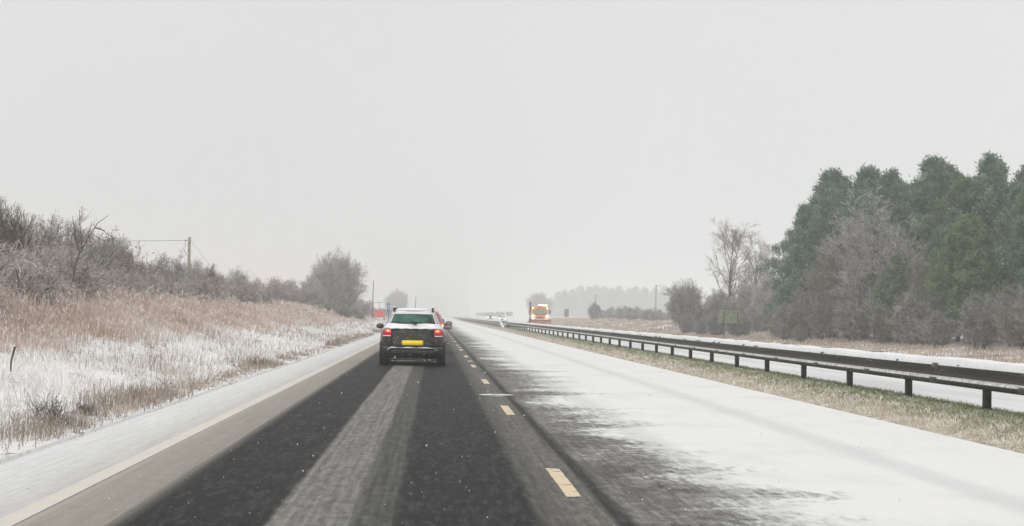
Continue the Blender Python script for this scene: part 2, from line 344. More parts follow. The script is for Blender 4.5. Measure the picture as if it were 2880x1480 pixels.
# centre dashes (2 m painted, 7 m apart) with worn edges
s = NT('worn cream lane paint'); n = s.noise(9, 5); n2 = s.noise(45, 3)
s.base(s.mix(s.mapr(n, .57, .66), s.ramp(n2, [(.3, (.66, .52, .34)), (.7, (.80, .67, .47))]), (.35, .32, .26))); s.b.inputs['Roughness'].default_value = .65; dash = s.m
for i in range(-2, 34):
    y0 = 10.95 + 9.0 * i; ed = []; a = np.random.default_rng(i + 50)
    ts = np.linspace(0, 1, 21); L = [(1.0 + a.normal(0, .0018), y0 + 2.0 * q_) for q_ in ts]; Rr = [(1.115 + a.normal(0, .0018), y0 + 2.0 * q_) for q_ in ts]
    vs = [(p[0], p[1] + (a.normal(0, .012) if j in (0, 20) else 0), .004) for j, p in enumerate(L)] + [(p[0], p[1] + (a.normal(0, .012) if j in (0, 20) else 0), .004) for j, p in enumerate(Rr)]
    o = MB().add(vs, [(j, 21 + j, 22 + j, j + 1) for j in range(20)]).build('lane_marking', dash); tag(o, kind='structure')
# road studs
for i, (yy, lb) in enumerate([(24.6, 'slush covered road stud nearest the camera on the dashed line'), (42.6, 'second small road stud on the dashed line, beside the gap after the third dash'), (60.6, 'farthest visible road stud on the dashed line beside the dark car')]):
    e = empty('road_stud', (1.06, yy, 0), label=lb, cat='road stud', group='road studs on the dashed line')
    MB().box((0, 0, .012), (.18, .24, .024), taper=.8).build('housing', M['alu'], e, bev=.005)
    MB().box((0, -.085, .03), (.11, .02, .014)).build('reflector', M['white'], e)
    if i == 0: b = MB(); b.ell((0, .16, .010), (.30, .06, .016), 14, 6); b.build('slush_ridge', M['snow'], e, smooth=True)

# ------------------------------------------------------------------ blades of grass
def blades(name, x, y, h, wd, m, lean=.35, z=None, droop=.3, **k):
    n = len(x); z = gz(x, y) - .02 if z is None else z
    th = rng.uniform(0, 2 * np.pi, n); la = rng.uniform(0, 2 * np.pi, n); ln = rng.uniform(0, lean, n) * h
    dx, dy = np.cos(th) * wd / 2, np.sin(th) * wd / 2; lx, ly = np.cos(la) * ln, np.sin(la) * ln
    V = np.empty((n, 5, 3))
    V[:, 0] = np.stack([x - dx, y - dy, z], -1); V[:, 1] = np.stack([x + dx, y + dy, z], -1)
    mx_, my_ = x + lx * .4, y + ly * .4; mz = z + h * .6
    V[:, 2] = np.stack([mx_ + dx * .75, my_ + dy * .75, mz], -1); V[:, 3] = np.stack([mx_ - dx * .75, my_ - dy * .75, mz], -1)
    V[:, 4] = np.stack([x + lx * 1.2, y + ly * 1.2, z + h * (1 - rng.uniform(0, droop, n))], -1)
    b = np.arange(n)[:, None] * 5
    return tag(mesh_np(name, V.reshape(-1, 3), [b + np.array([0, 1, 2, 3]), b + np.array([3, 2, 4])], m), **k)
def scatter(n, x0, x1, y0, y1, dens=None, p=1.0):
    """log-spaced along the road so that far blades are fewer"""
    y = y0 * (y1 / y0) ** rng.uniform(0, 1, n) ** p; x = rng.uniform(x0, x1, n)
    if dens is not None:
        kpt = rng.uniform(0, 1, n) < dens(x, y); x, y = x[kpt], y[kpt]
    return x, y
cl = lambda x, y, f=.8, sd=5: sst(.35, .65, vnoise(x, y, f, sd))
wdt = lambda y, a=.007, b=.00045: np.maximum(a, y * b)

# roadside fringe of brown weeds
x, y = scatter(60000, -5.2, EDGE_L + .12, 9, 260, lambda x, y: np.clip(1.15 - np.abs(x + 4.05) / .8, 0, 1) * (.12 + .88 * cl(x, y, .8)))
blades('roadside_weeds', x, y, rng.uniform(.04, .27, len(x)) * (.45 + .8 * cl(x, y, .45, 8)) * np.clip((EDGE_L + .3 - x) * 1.6, .25, 1), wdt(y, .008), M['weed'], .5, label='low fringe of brown weeds along the snowy left edge of the road', cat='weeds', kind='stuff')
# snowy tufts on the lower bank
x, y = scatter(110000, -9.2, -4.2, 9, 260, lambda x, y: (.35 + .65 * cl(x, y, 1.1, 6)))
blades('snowy_grass', x, y, rng.uniform(.05, .24, len(x)) * (.5 + cl(x, y, .7, 3)), wdt(y, .012, .0006), M['snowgrass'], .9, droop=.6, label='snow laden grass tufts covering the lower left bank', cat='grass', kind='stuff')
x, y = scatter(13000, -9.0, -4.4, 9, 240, lambda x, y: cl(x, y, .55, 16) ** 2)
blades('weed_stalks', x, y, rng.uniform(.12, .42, len(x)), wdt(y, .006, .0004), M['weed'], .6, label='scattered brown stalks poking through snow on the left bank', cat='weeds', kind='stuff')
# tall dead grass on the upper bank, with feathery tops
x, y = scatter(140000, -13.5, -6.6, 14, 300, lambda x, y: sst(7.1, 8.9, -x + 1.5 * vnoise(x, y, .3, 9)) * (.5 + .5 * cl(x, y, .7, 11)))
hh = rng.uniform(.4, .95, len(x)) * (.65 + .45 * cl(x, y, .35, 12)) * (.45 + .6 * sst(6.5, 9.5, -x)) * np.interp(y, [0, 120, 180, 300], [1, 1, .7, .5])
blades('tall_grass', x, y, hh, wdt(y, .009, .00042), M['tallgrass'], .35, label='tall pinkish dead grass covering the upper left bank', cat='grass', kind='stuff')
kp = (rng.uniform(0, 1, len(x)) < .16) & (cl(x, y, .28, 21) > .35); xr, yr = x[kp] + .1, y[kp]
blades('rusty_grass', xr, yr, hh[kp] * 1.05, wdt(yr, .009, .0005), M['rustgrass'], .3, label='rust brown patches in the tall grass on the left bank', cat='grass', kind='stuff')
# feathery seed heads
kp = rng.uniform(0, 1, len(x)) < .20; xs_, ys_ = x[kp], y[kp]; zs_ = gz(xs_, ys_) + hh[kp] * .8
rep = 5; xs_, ys_, zs_ = (np.repeat(v, rep) for v in (xs_, ys_, zs_))
xs_ = xs_ + rng.normal(0, .05, len(xs_)); ys_ = ys_ + rng.normal(0, .05, len(ys_)); zs_ = zs_ + rng.uniform(-.12, .1, len(zs_))
blades('grass_seed_heads', xs_, ys_, rng.uniform(.05, .12, len(xs_)), wdt(ys_, .014, .00045), M['seedhead'], 1.6, z=zs_, label='frosted feathery seed heads on the tall grass of the left bank', cat='grass', kind='stuff')
# central reservation
x, y = scatter(90000, EDGE_R + .05, OPP0, 12, 330, lambda x, y: sst(6.7, 7.5, x + .7 * (vnoise(x, y, .9, 30) - .5)))
blades('green_grass', x, y, rng.uniform(.03, .10, len(x)), wdt(y, .012, .0006), M['greengrass'], 1.3, label='green grass round the barrier posts on the central reservation', cat='grass', kind='stuff')
x, y = scatter(60000, EDGE_R - .1, 7.7, 12, 330, lambda x, y: (1 - sst(6.8, 7.6, x + .7 * (vnoise(x, y, .9, 30) - .5))) * sst(5.95, 6.4, x + .3 * (vnoise(x, y, 2.2, 31) - .3)))
blades('dead_grass', x, y, rng.uniform(.03, .11, len(x)), wdt(y, .012, .0006), M['palegrass'], 1.2, label='snow dusted dead grass along the edge of the central reservation', cat='grass', kind='stuff')
# far verge beyond the opposite carriageway
x, y = scatter(70000, OPP1, 26, 38, 330, lambda x, y: .4 + .6 * cl(x, y, .6, 40))
blades('verge_grass', x, y, rng.uniform(.08, .30, len(x)) * np.clip((x - OPP1) * .6 + .3, .3, 1), wdt(y, .012, .00042), M['vergegrass'], .5, label='pale brown grass on the far right verge under the trees', cat='grass', kind='stuff')
x, y = scatter(36000, 26, 46, 110, 330)
blades('field_grass', x, y, rng.uniform(.15, .5, len(x)), wdt(y, .012, .0005), M['tallgrass'], .5, label='pale grass on the low rise behind the lamp column', cat='grass', kind='stuff')

# ------------------------------------------------------------------ branching plants
def tubes(Pt, Rd, sides=3):
    """Pt (n,K,3), Rd (n,K) -> verts, faces"""
    n, K, _ = Pt.shape; T = np.gradient(Pt, axis=1); T /= np.linalg.norm(T, axis=2, keepdims=True) + 1e-9
    up = np.where(np.abs(T[..., 2:3]) < .9, np.array([0, 0, 1.]), np.array([1., 0, 0]))
    A = np.cross(T, up); A /= np.linalg.norm(A, axis=2, keepdims=True) + 1e-9; B = np.cross(T, A)
    V = np.stack([Pt + (A * math.cos(a) + B * math.sin(a)) * Rd[..., None] for a in (2 * math.pi * k / sides for k in range(sides))], 2)
    I = np.arange(n * K * sides).reshape(n, K, sides); J = np.roll(I, -1, axis=2)
    F = np.stack([I[:, :-1], J[:, :-1], J[:, 1:], I[:, 1:]], -1).reshape(-1, 4)
    return V.reshape(-1, 3), F
def join(parts):
    Vs, Fs, b = [], [], 0
    for V, F in parts: Vs.append(V); Fs.append(F + b); b += len(V)
    return np.concatenate(Vs), np.concatenate(Fs)
def unit(v): return v / (np.linalg.norm(v, axis=-1, keepdims=True) + 1e-9)
def line_poly(p0, d, L, K, r, curl=.25, up=0., grav=0.):
    n = len(p0); Pt = np.empty((n, K, 3)); Pt[:, 0] = p0; dd = unit(d)
    for k in range(1, K):
        dd = unit(dd + r.normal(0, curl, (n, 3)) + np.array([0, 0, up - grav * k / K])); Pt[:, k] = Pt[:, k - 1] + dd * (L / (K - 1))[:, None]
    return Pt
def spawn(Pt, Rd, nc, ang, lr, K, r, t0=.3, curl=.2, up=.05, rr=.55, lmin=0., grav=0.):
    """children along parent polylines"""
    n, Kp, _ = Pt.shape; idx = np.repeat(np.arange(n), nc); t = r.uniform(t0, 1., len(idx)) * (Kp - 1.001)
    i0 = t.astype(int); f = (t - i0)[:, None]; p = Pt[idx, i0] * (1 - f) + Pt[idx, i0 + 1] * f
    tg = unit(Pt[idx, i0 + 1] - Pt[idx, i0]); rnd = unit(np.cross(tg, unit(r.normal(0, 1, (len(idx), 3)))))
    a = r.normal(ang, ang * .25, len(idx))[:, None]; d = tg * np.cos(a) + rnd * np.sin(a)
    pl = np.linalg.norm(Pt[idx, -1] - Pt[idx, 0], axis=1); L = pl * lr * r.uniform(.6, 1.2, len(idx)) * (1.15 - .6 * t / (Kp - 1)) + lmin
    C = line_poly(p, d, L, K, r, curl, up, grav)
    pr = (Rd[idx, i0] * (1 - f[:, 0]) + Rd[idx, i0 + 1] * f[:, 0]) * rr
    return C, pr[:, None] * np.linspace(1, .45, K)[None]
def leaflets(pts, n, spread, size, r, flat=.6, wr=.32, upb=.35):
    """small triangles round the given points"""
    c = np.repeat(pts, n, axis=0); m_ = len(c); o = r.normal(0, spread, (m_, 3)) * np.array([1, 1, flat]); c = c + o
    d = unit(unit(o) + r.normal(0, .6, (m_, 3)) + np.array([0, 0, upb])); s_ = unit(np.cross(d, r.normal(0, 1, (m_, 3))))
    L = size * r.uniform(.6, 1.4, (m_, 1)); Wd = L * wr
    V = np.stack([c - s_ * Wd, c + s_ * Wd, c + d * L], 1).reshape(-1, 3)
    return V, np.arange(m_ * 3).reshape(-1, 3)

def bush(seed, h, rad, m, stems=14, twigs=900, fine=4, rt=.007, upr=.25, name='shrub', leafm=None, nleaf=0, leafname='leaves', flat=1.0, thick=.022, whips=0):
    """a twiggy bush: stems fan up from the root, branch and fill a rounded crown"""
    r = np.random.default_rng(seed); root = empty(name, (0, 0, 0))
    a = r.uniform(0, 2 * np.pi, stems); q_ = r.uniform(.1, 1, stems) ** .6
    tip = np.stack([np.cos(a) * q_ * rad * .8, np.sin(a) * q_ * rad * .8, h * (1 - .35 * q_ ** 2) * r.uniform(.65, .95, stems)], -1)
    base = np.stack([np.cos(a) * rad * .15, np.sin(a) * rad * .15, np.full(stems, -.15)], -1)
    K = 6; tt = np.linspace(0, 1, K)[None, :, None]
    St = base[:, None] * (1 - tt) + tip[:, None] * tt; St[..., :2] += (np.sin(tt * np.pi) * .0)[..., :1]; St += r.normal(0, .05 * rad, St.shape) * tt
    Rs = np.full((stems, 1), thick) * np.linspace(1, .4, K)[None]
    nb = max(1, twigs // stems // 4)
    B1, R1 = spawn(St, Rs, nb, .75, .38, 4, r, .12, .22, upr * .5)
    B2, R2 = spawn(B1, R1, 4, .7, .6, 3, r, .15, .25, upr * .5, lmin=.12)
    R2 = np.maximum(R2, rt); V1 = [tubes(St, Rs, 5)]; tw = [tubes(B1, np.maximum(R1, rt), 3), tubes(B2, R2, 3)]
    B3, R3 = spawn(B2, R2, fine, .7, .6, 3, r, .1, .25, upr * .4, lmin=.10)
    tw.append(tubes(B3, np.maximum(R3 * .8, rt * .7), 3))
    V, F = join(V1); mesh_np('stem', V, [F], M['bark'], root)
    if whips:
        q2 = B1[r.uniform(0, 1, len(B1)) < whips, -1]; q2 = q2[q2[:, 2] > h * .45]; Wp = line_poly(q2, r.normal(0, .25, (len(q2), 3)) + np.array([0, 0, 1.]), r.uniform(.35, 1.0, len(q2)) * h * .33, 5, r, .12, .1)
        tw.append(tubes(Wp, np.full((len(q2), 1), rt * 1.1) * np.linspace(1, .5, 5)[None]))
        pq = np.concatenate([Wp[:, k] for k in (2, 3, 4)]); V, F = leaflets(pq, 4, .045, .05, r, 1.); mesh_np('leaves', V, [F], M['deadleaf'], root)
    V, F = join(tw); V[:, 2] = np.maximum(V[:, 2], -.2) * flat; mesh_np('twigs', V, [F], m, root)
    if nleaf:
        p = B2[:, -1]; V, F = leaflets(p, nleaf, .10, .07, r, 1.); mesh_np(leafname, V, [F], leafm, root)
    return root
def bare_tree(seed, h, m, spread=.5, name='bare_tree', rt=.011, n1=26, vase=True, leaf=None, ang=.5, n2=7, n3=5, t0=.18, rtr=.014):
    r = np.random.default_rng(seed); root = empty(name, (0, 0, 0))
    K = 9; tr = line_poly(np.array([[0, 0, -.2]]), np.array([[0, 0, 1.]]), np.array([h * .95]), K, r, .05, .15)
    Rt = h * rtr * np.linspace(1, .18, K)[None]
    A1, RA = spawn(tr, Rt, n1, ang, spread, 7, r, t0, .10, .14, .5)
    A2, RB = spawn(A1, RA, n2, .55, .5, 5, r, .15, .14, .10)
    A3, RC = spawn(A2, RB, n3, .6, .55, 4, r, .1, .2, .05, lmin=.12)
    A4, RD_ = spawn(A3, RC, 3, .6, .6, 3, r, .1, .22, .03, lmin=.10)
    V, F = join([tubes(tr, Rt, 8)]); mesh_np('trunk', V, [F], M['bark'], root)
    V, F = join([tubes(A1, np.maximum(RA, rt), 4), tubes(A2, np.maximum(RB, rt * .9), 3)]); mesh_np('limbs', V, [F], M['bark'] if m != M['twig'] else m, root)
    V, F = join([tubes(A3, np.maximum(RC, rt * .75), 3), tubes(A4, np.maximum(RD_, rt * .6), 3)]); mesh_np('crown', V, [F], m, root)
    if leaf:
        p = A3[r.uniform(0, 1, len(A3)) < leaf, -1]; V, F = leaflets(p, 5, .08, .09, r, 1.); mesh_np('leaves', V, [F], M['deadleaf'], root)
    return root
def pine(seed, h, rad, m, low=.12, name='pine_tree', whorls=15, per=8, nl=64, size=.21, spread=.17):
    """trunk, whorled upswept limbs and bunches of needles that leave gaps"""
    r = np.random.default_rng(seed); root = empty(name, (0, 0, 0))
    K = 10; tr = line_poly(np.array([[0, 0, -.2]]), np.array([[0, 0, 1.]]), np.array([h]), K, r, .03, .3)
    Rt = h * .014 * np.linspace(1, .12, K)[None]
    P0, D0, L0 = [], [], []
    for i in range(whorls):
        t = low + (1 - low) * (i + r.uniform(-.3, .3)) / whorls; t = min(max(t, low), .99); zi = t * (K - 1); i0 = min(int(zi), K - 2)
        p = tr[0, i0] + (tr[0, i0 + 1] - tr[0, i0]) * (zi - i0)
        prof = min(1, ((1 - t) * 1.75) ** .95 + .05) * (.8 + .2 * min(1, (t - low) / .15)); a0 = r.uniform(0, 6.3)
        for j in range(per):
            if r.uniform() < .15: continue
            a = a0 + 2 * np.pi * j / per + r.normal(0, .25); P0.append(p)
            D0.append((math.cos(a), math.sin(a), .12 + 1.25 * t ** 3 + r.normal(0, .12))); L0.append(rad * prof * r.uniform(.45, 1.2))
    P0, D0, L0 = np.array(P0), np.array(D0), np.array(L0)
    L = line_poly(P0, D0, L0, 5, r, .08, .06); RL = (.012 + .012 * L0[:, None] / rad * 2) * np.linspace(1, .3, 5)[None]
    S, RS = spawn(L, RL, 3, .8, .40, 3, r, .3, .12, .10, lmin=.15)
    V, F = join([tubes(tr, Rt, 8)]); mesh_np('trunk', V, [F], M['bark'], root)
    V, F = join([tubes(L, RL, 3), tubes(S, RS, 3)]); mesh_np('limbs', V, [F], M['bark'], root)
    pts = np.concatenate([L[:, -1], L[:, -2], S[:, -1], S[:, 1], tr[:, -1] + np.array([[0, 0, .05]])])
    pts = pts[r.uniform(0, 1, len(pts)) < .80]
    tp_ = L[:, -1][r.uniform(0, 1, len(L)) < .55]; pts = np.concatenate([pts] + [tp_ + np.array([[0, 0, q_]]) for q_ in (.22, .42)])
    V, F = leaflets(pts, nl, spread, size, r, .9, .17, .8); mesh_np('crown', V, [F], m, root)
    return root
def stand(proto, x, y, sc=1., rz=None, label=None, cat=None, group=None, first=[set()], sz=None):
    if proto.name in first[0]: o = copy_tree(proto)
    else: first[0].add(proto.name); o = proto
    o.location = (x, y, float(gz(x, y)) - .03); o.rotation_euler = (0, 0, random.uniform(0, 6.28) if rz is None else rz)
    o.scale = (sc, sc, sc if sz is None else sz)
    for k_ in ('label', 'category', 'group', 'kind'):
        if k_ in o: del o[k_]
    return tag(o, label, cat, group)

# --- left bank hedge
hb = [bush(11, 2.5, 2.0, M['twig'], 18, 1500, 3, .008, name='shrub', whips=.12), bush(12, 2.7, 1.8, M['twiggrey'], 16, 1500, 3, .008, name='shrub', whips=.1),
      bush(13, 2.3, 2.1, M['twigbrown'], 20, 1300, 3, .008, upr=.6, name='shrub', whips=.12, leafm=M['deadleaf'], nleaf=1)]
LBL = 'rimed bare shrub in the hedge on top of the left bank'
for i, yy in enumerate([33, 38, 43.5, 49, 55, 61, 68, 75, 82, 90, 99, 108, 118, 128, 139]):
    xo = -13.6 + random.uniform(-.7, .7); stand(hb[i % 3], xo, yy, random.uniform(.98, 1.25), None, LBL, 'shrub', 'shrubs of the left hedge')
    if i % 2: stand(hb[(i + 1) % 3], xo - 3.0, yy + 2, random.uniform(1, 1.2), None, 'rimed bare shrub in the back row of the hedge on the left bank', 'shrub', 'shrubs of the left hedge')
wl = bush(14, 3.3, 1.2, M['twiggreen'], 30, 1300, 2, .008, upr=.9, name='tall_shrub', whips=.1)
for xo, yy, sc, lb in [(-13.2, 40.5, 1.0, 'tall upright greenish brown shrub at the left edge of the photo'), (-12.3, 39.0, .8, 'short upright shrub in front of the tall one at the left edge'), (-14.8, 53, 1.0, 'upright brown shrub behind the forked sapling'), (-14.3, 66, .95, 'upright brown shrub midway between the forked sapling and the wooden pole'), (-12.6, 43.5, .9, 'tall upright greenish shrub just right of the one at the left edge'), (-14.2, 47, 1.05, 'upright brown shrub left of the forked sapling'), (-13.4, 87, .85, 'upright brown shrub below the wooden utility pole')]:
    stand(wl, xo, yy, sc, None, lb, 'shrub')
ug = [bush(15, 1.25, 1.3, M['twig'], 22, 1100, 3, .007, name='bramble', upr=.05), bush(16, 1.0, 1.5, M['twiggrey'], 22, 1100, 3, .007, name='bramble', upr=.0)]
for i, (xo, yy) in enumerate([(-9.6, 27.5), (-10.8, 30.5), (-9.9, 33.5), (-11.3, 36), (-10.6, 40), (-11.6, 44), (-10.9, 48.5), (-11.8, 53), (-11.2, 58), (-12, 64), (-11.5, 71), (-12.2, 79), (-11.7, 87), (-12.2, 96)]):
    stand(ug[i % 2], xo + .4, yy, random.uniform(1.1, 1.5), None, 'frosted arching bramble mound between the tall grass and the left hedge', 'bramble', 'bramble mounds in front of the left hedge')
# sapling with a forked bare stem, and its neighbour stem
D = 38
sx_ = P(199, 818, D).x; sap = empty('sapling', (sx_, D, float(gz(sx_, D))), label='thin forked bare sapling leaning right above the left hedge', cat='sapling')
c3 = lambda a, b: P(a / 3.31, 560 + b / 3.31, D) - sap.location
MB().tube([Vector((0, 0, -.1)), c3(660, 860), c3(700, 620), c3(740, 510), c3(810, 380), c3(880, 270)], [.03, .026, .023, .02, .016, .013], 7).build('trunk', M['stembrown'], sap, True)
for pl in ([(880, 270), (920, 225), (980, 195), (1040, 160)], [(740, 500), (718, 380), (712, 260), (706, 165)], [(760, 465), (765, 330), (762, 220), (771, 112)], [(690, 700), (655, 620), (640, 520), (630, 240)], [(810, 380), (822, 300), (838, 205)], [(880, 270), (960, 290), (1080, 370)], [(900, 262), (985, 298)], [(850, 320), (905, 360), (960, 385)]):
    MB().tube([c3(*p) + Vector((0, .12 * j * (1 if pl[0][0] % 4 else -1), 0)) for j, p in enumerate(pl)], [.012 - .0022 * j for j in range(len(pl))], 5).build('branch', M['stembrown'], sap, True)
# round thorn tree and the thorn bush behind
rt_ = bush(21, 7.4, 4.0, M['twiggrey'], 46, 5200, 4, .016, name='thorn_tree', thick=.06)
stand(rt_, -11.6, 176, 1.0, 0, 'large rounded grey thorn tree at the end of the left hedge', 'tree')
rt2 = bush(22, 4.0, 3.0, M['twiggrey'], 26, 2200, 4, .014, name='thorn_bush', thick=.04)
stand(rt2, -14.2, 158, 1.05, 0, 'lower thorn bush merging with the left side of the rounded thorn tree', 'bush')
stand(rt2, -9.8, 196, .72, 2, 'small thorn bush at the right foot of the rounded thorn tree', 'bush')
stand(rt_, -14.0, 560, 1.25, 2, 'faint rounded tree in the mist beyond the blue sign', 'tree')
gb = bush(23, 1.3, 1.7, M['twiggreen'], 24, 900, 2, .008, name='gorse_bush', leafm=M['gorse'], nleaf=7)
for xo, yy, sc, lb in [(-8.6, 132, 1.0, 'dark green snow dusted gorse bush under the rounded thorn tree'), (-8.1, 146, 1.0, 'green gorse bush nearest the road on the left bank'), (-9.9, 124, 1.0, 'upper gorse bush on the left bank beside the tall grass')]:
    stand(gb, xo, yy, sc, None, lb, 'bush', 'gorse bushes on the left bank')
br = bush(24, .34, .26, M['twigdark'], 8, 90, 2, .0035, name='bramble', thick=.007)
for px, py, D_, sc, lb in [(150, 1205, 16.3, 1.0, 'dark bramble with drooping stems at the lower left roadside'), (250, 1150, 18.2, .6, 'smaller dark bramble just right of the drooping bramble')]:
    p = P(px, py, D_); stand(br, p.x, p.y, sc, None, lb, 'bramble', 'brambles on the left verge')
p = P(28, 1064, 22.5); e = MB().tube([(0, 0, -.1), (.01, 0, .25), (.06, 0, .47)], [.012, .014, .02], 6).build('stick', M['twigdark']); e.location = p; tag(e, 'short dark broken stick standing in the snow near the left edge', 'stick')

# --- right side: bushes, bare trees, pines
hw = bush(31, 4.3, 2.0, M['twigdusk'], 34, 3600, 4, .012, name='hawthorn_bush', thick=.035)
stand(hw, 23.4, 138, 1.0, 0, 'rounded hawthorn bush left of the green sign', 'bush')
hw2 = bush(32, 4.4, 2.9, M['twigdusk'], 38, 4200, 4, .012, name='hawthorn_bush', thick=.035)
hw3 = bush(33, 4.2, 2.7, M['twigolive'], 26, 2600, 3, .012, name='bare_bush', upr=.5, thick=.04); hw4 = bush(34, 4.6, 2.6, M['twigdusk'], 24, 2600, 3, .012, name='bare_bush', upr=.7, thick=.04)
hg = bush(35, 4.3, 2.3, M['twiggrey'], 34, 3400, 4, .012, name='hawthorn_bush', thick=.035); hg2 = bush(36, 4.2, 2.9, M['twiggrey'], 38, 4000, 4, .012, name='hawthorn_bush', thick=.035)
GH = 'hawthorn bushes behind the green sign'
for i, (xo, yy, sc) in enumerate([(25.6, 131, .80), (26.6, 122, .92), (26.4, 112, .86), (27.8, 117, 1.08), (25.2, 103, .72), (28.3, 106, 1.05), (25.4, 96, .72), (24.6, 111, .5)]):
    stand([hg, hg2][i % 2], xo, yy, sc, None, 'grey hawthorn bush in the thicket behind the green sign', 'bush', GH)
LBB = ['tallest bare tree, nearest the middle of the photo on the right', 'bare tree between the tallest bare tree and the pines', 'short bare tree with brown leaves touching the pines']
bt = bare_tree(41, 8.2, M['twigbrown'], .52, n1=26, leaf=.05, ang=.55, n2=6, n3=4); bt2 = bare_tree(42, 7.6, M['twigbrown'], .50, n1=17, leaf=.10, ang=.55, n2=6, n3=4)
stand(bt, 26.4, 131, 1.25, 0, LBB[0], 'tree', 'bare trees left of the pines', sz=.96); stand(bt2, 28.2, 130, 1.2, 0, LBB[1], 'tree', 'bare trees left of the pines', sz=.97)
stand(bt2, 28.9, 128, .84, 2.2, LBB[2], 'tree', 'bare trees left of the pines')

pn = [pine(51, 11.2, 3.1, M['needle']), pine(52, 11.2, 2.7, M['needle']), pine(53, 10.3, 3.2, M['needlewarm'])]
PG = 'pines of the plantation on the right'
PL = [(0, 24.9, 99, .80, 'leftmost pine of the plantation, with a low rounded crown'), (1, 26.9, 100, 1.05, 'second pine from the left with a pointed top against the sky'), (0, 28.0, 100, 1.0, None),
      (1, 28.4, 96, 1.02, None), (0, 28.3, 92, .96, None), (0, 29.6, 91, .98, None), (1, 30.2, 88, .98, None), (0, 31.2, 88.5, .93, None), (2, 29.8, 83, .98, None), (0, 31.6, 82, .96, None),
      (1, 31.2, 78, .86, None), (0, 32.4, 80, .85, None), (0, 30.4, 74, .80, None), (1, 33.6, 79, .86, None), (0, 34.5, 84, .98, None), (2, 29.0, 70, .80, 'yellow green pine reaching low at the right edge of the photo'),
      (2, 27.2, 73.5, .66, 'short yellow green pine in front of the plantation beside the brown trees'), (2, 24.4, 77, .47, 'small green pine left of the yellow green ones, above the low bushes'), (0, 33.5, 99, .95, None), (1, 29.6, 102, .92, None), (0, 26.6, 98, .86, None), (1, 27.0, 85, .74, None), (0, 28.0, 78, .72, None), (2, 25.3, 69.5, .60, 'small bushy green pine low in front of the right hand pines'), (1, 27.6, 66.5, .66, 'dark pine standing lowest at the right edge'), (0, 31, 96, .9, None), (1, 34, 92, .9, None), (0, 38, 88, .95, None), (1, 26.6, 92, .62, None), (2, 30.5, 67, .72, None)]
for i, xo, yy, sc, lb in PL: stand(pn[i], xo, yy, sc * (random.uniform(.86, 1.04) if lb is None else .97), None, lb or 'dark green pine inside the dense plantation on the right', 'tree', PG)
fb = [bare_tree(61, 6.8, M['twiggrey'], .58, n1=24, ang=.78, n2=7, n3=5, t0=.1, name='bare_tree'), bare_tree(62, 6.2, M['twigolive'], .58, n1=26, ang=.85, n2=8, leaf=.08, t0=.08, name='bare_tree')]
BG = 'leafless trees in front of the pines'
for i, xo, yy, sc, lb in [(0, 24.7, 82, 1.0, 'pale pinkish bare tree rising highest in front of the pines'), (1, 23.8, 84, .86, None), (0, 24.0, 77.5, .82, None), (1, 24.2, 88, .82, None), (1, 24.6, 90, .66, None), (0, 25.0, 86, .9, None), (0, 23.4, 80, .7, None), (1, 23.2, 88, .62, None), (1, 24.3, 73.5, .62, 'low bare tree with rusty leaves beside the small green pine')]:
    stand(fb[i], xo, yy, sc, None, lb or 'bare brown tree in the tangle in front of the pines', 'tree', BG)
for i, (xo, yy, sc) in enumerate([(20.2, 82, .22), (20.3, 107, .3), (20.6, 113, .32), (20.8, 120, .35), (22.4, 97, .4), (21.8, 104, .42), (22.2, 110, .45), (22.4, 118, .5), (22.9, 127, .5), (21.9, 90, .42), (22.6, 86, .45), (22.8, 80, .5), (22.9, 75, .5), (23.0, 70.5, .46), (23.2, 66.5, .42), (23.4, 62.5, .42), (24.2, 60, .48), (22.9, 91, .5), (24.6, 96.5, .55), (25.6, 64.5, .5), (26, 61, .5)]):
    if xo < 20.9 and yy > 130: continue
    sc *= random.uniform(.85, 1.25)
    stand([hw3, hw2, hw4, hw][i % 4], xo + random.uniform(-.4, .4), yy, sc, None, 'low leafless bush along the foot of the pines', 'bush', 'low bushes at the foot of the pines', sz=sc * random.uniform(.8, 1.25))
# low hedge on the rise and far trees
hc = bush(71, 1.7, 1.9, M['twiggrey'], 26, 1500, 3, .014, name='hedge_bush')
for i, yy in enumerate([176, 186, 197, 208, 220, 232, 245]):
    stand(hc, 27 + .3 * (i % 2), yy, [.85, 1.0, 1.05, 1.15, 1.1, .95, .8][i], None, 'clipped looking bush in the low hedge on the right hand rise', 'bush', 'bushes of the low hedge behind the lamp column', sz=[.85, 1.0, 1.1, 1.2, 1.1, .95, .8][i])
stand(hw, 25.6, 236, .62, 1, 'small rounded bush left of the lamp column', 'bush')
fp = pine(81, 11, 2.6, M['needle'], whorls=11, per=7, nl=16, size=.45, spread=.3, low=.05)
for i, (px, top) in enumerate([(1548, 838), (1572, 822), (1590, 818), (1612, 816), (1634, 806), (1655, 808), (1676, 804), (1700, 808), (1722, 812), (1744, 806), (1768, 812), (1790, 808), (1815, 810), (1840, 812), (1866, 806), (1895, 812)]):
    D = 860 + 30 * math.sin(i * 2.1); p = P(px, top, D); hgt = p.z - float(gz(p.x, p.y))
    stand(fp, p.x, p.y, hgt / 11 * 1.2, None, 'faint conifer in the misty wood behind the truck', 'tree', 'conifers of the misty wood', sz=hgt / 11)
stand(hw2, 39.5, 552, 2.0, 1, 'misty rounded tree directly behind the orange truck', 'tree', sz=2.0)
# far hedgerows left and right of the road
hr = bush(91, 2.2, 2.6, M['twiggrey'], 18, 700, 3, .03, name='hedge_bush')
for i in range(14):
    stand(hr, -11 - 1.5 * math.sin(i), 232 + i * 16, .9, None, 'misty bush in the hedge beyond the blue sign', 'bush', 'bushes of the distant left hedge')
    stand(hr, 24.5 + math.sin(i * 1.7), 560 + i * 20, .8, None, 'misty bush in the hedge beyond the oncoming cars', 'bush', 'bushes of the distant right hedge')

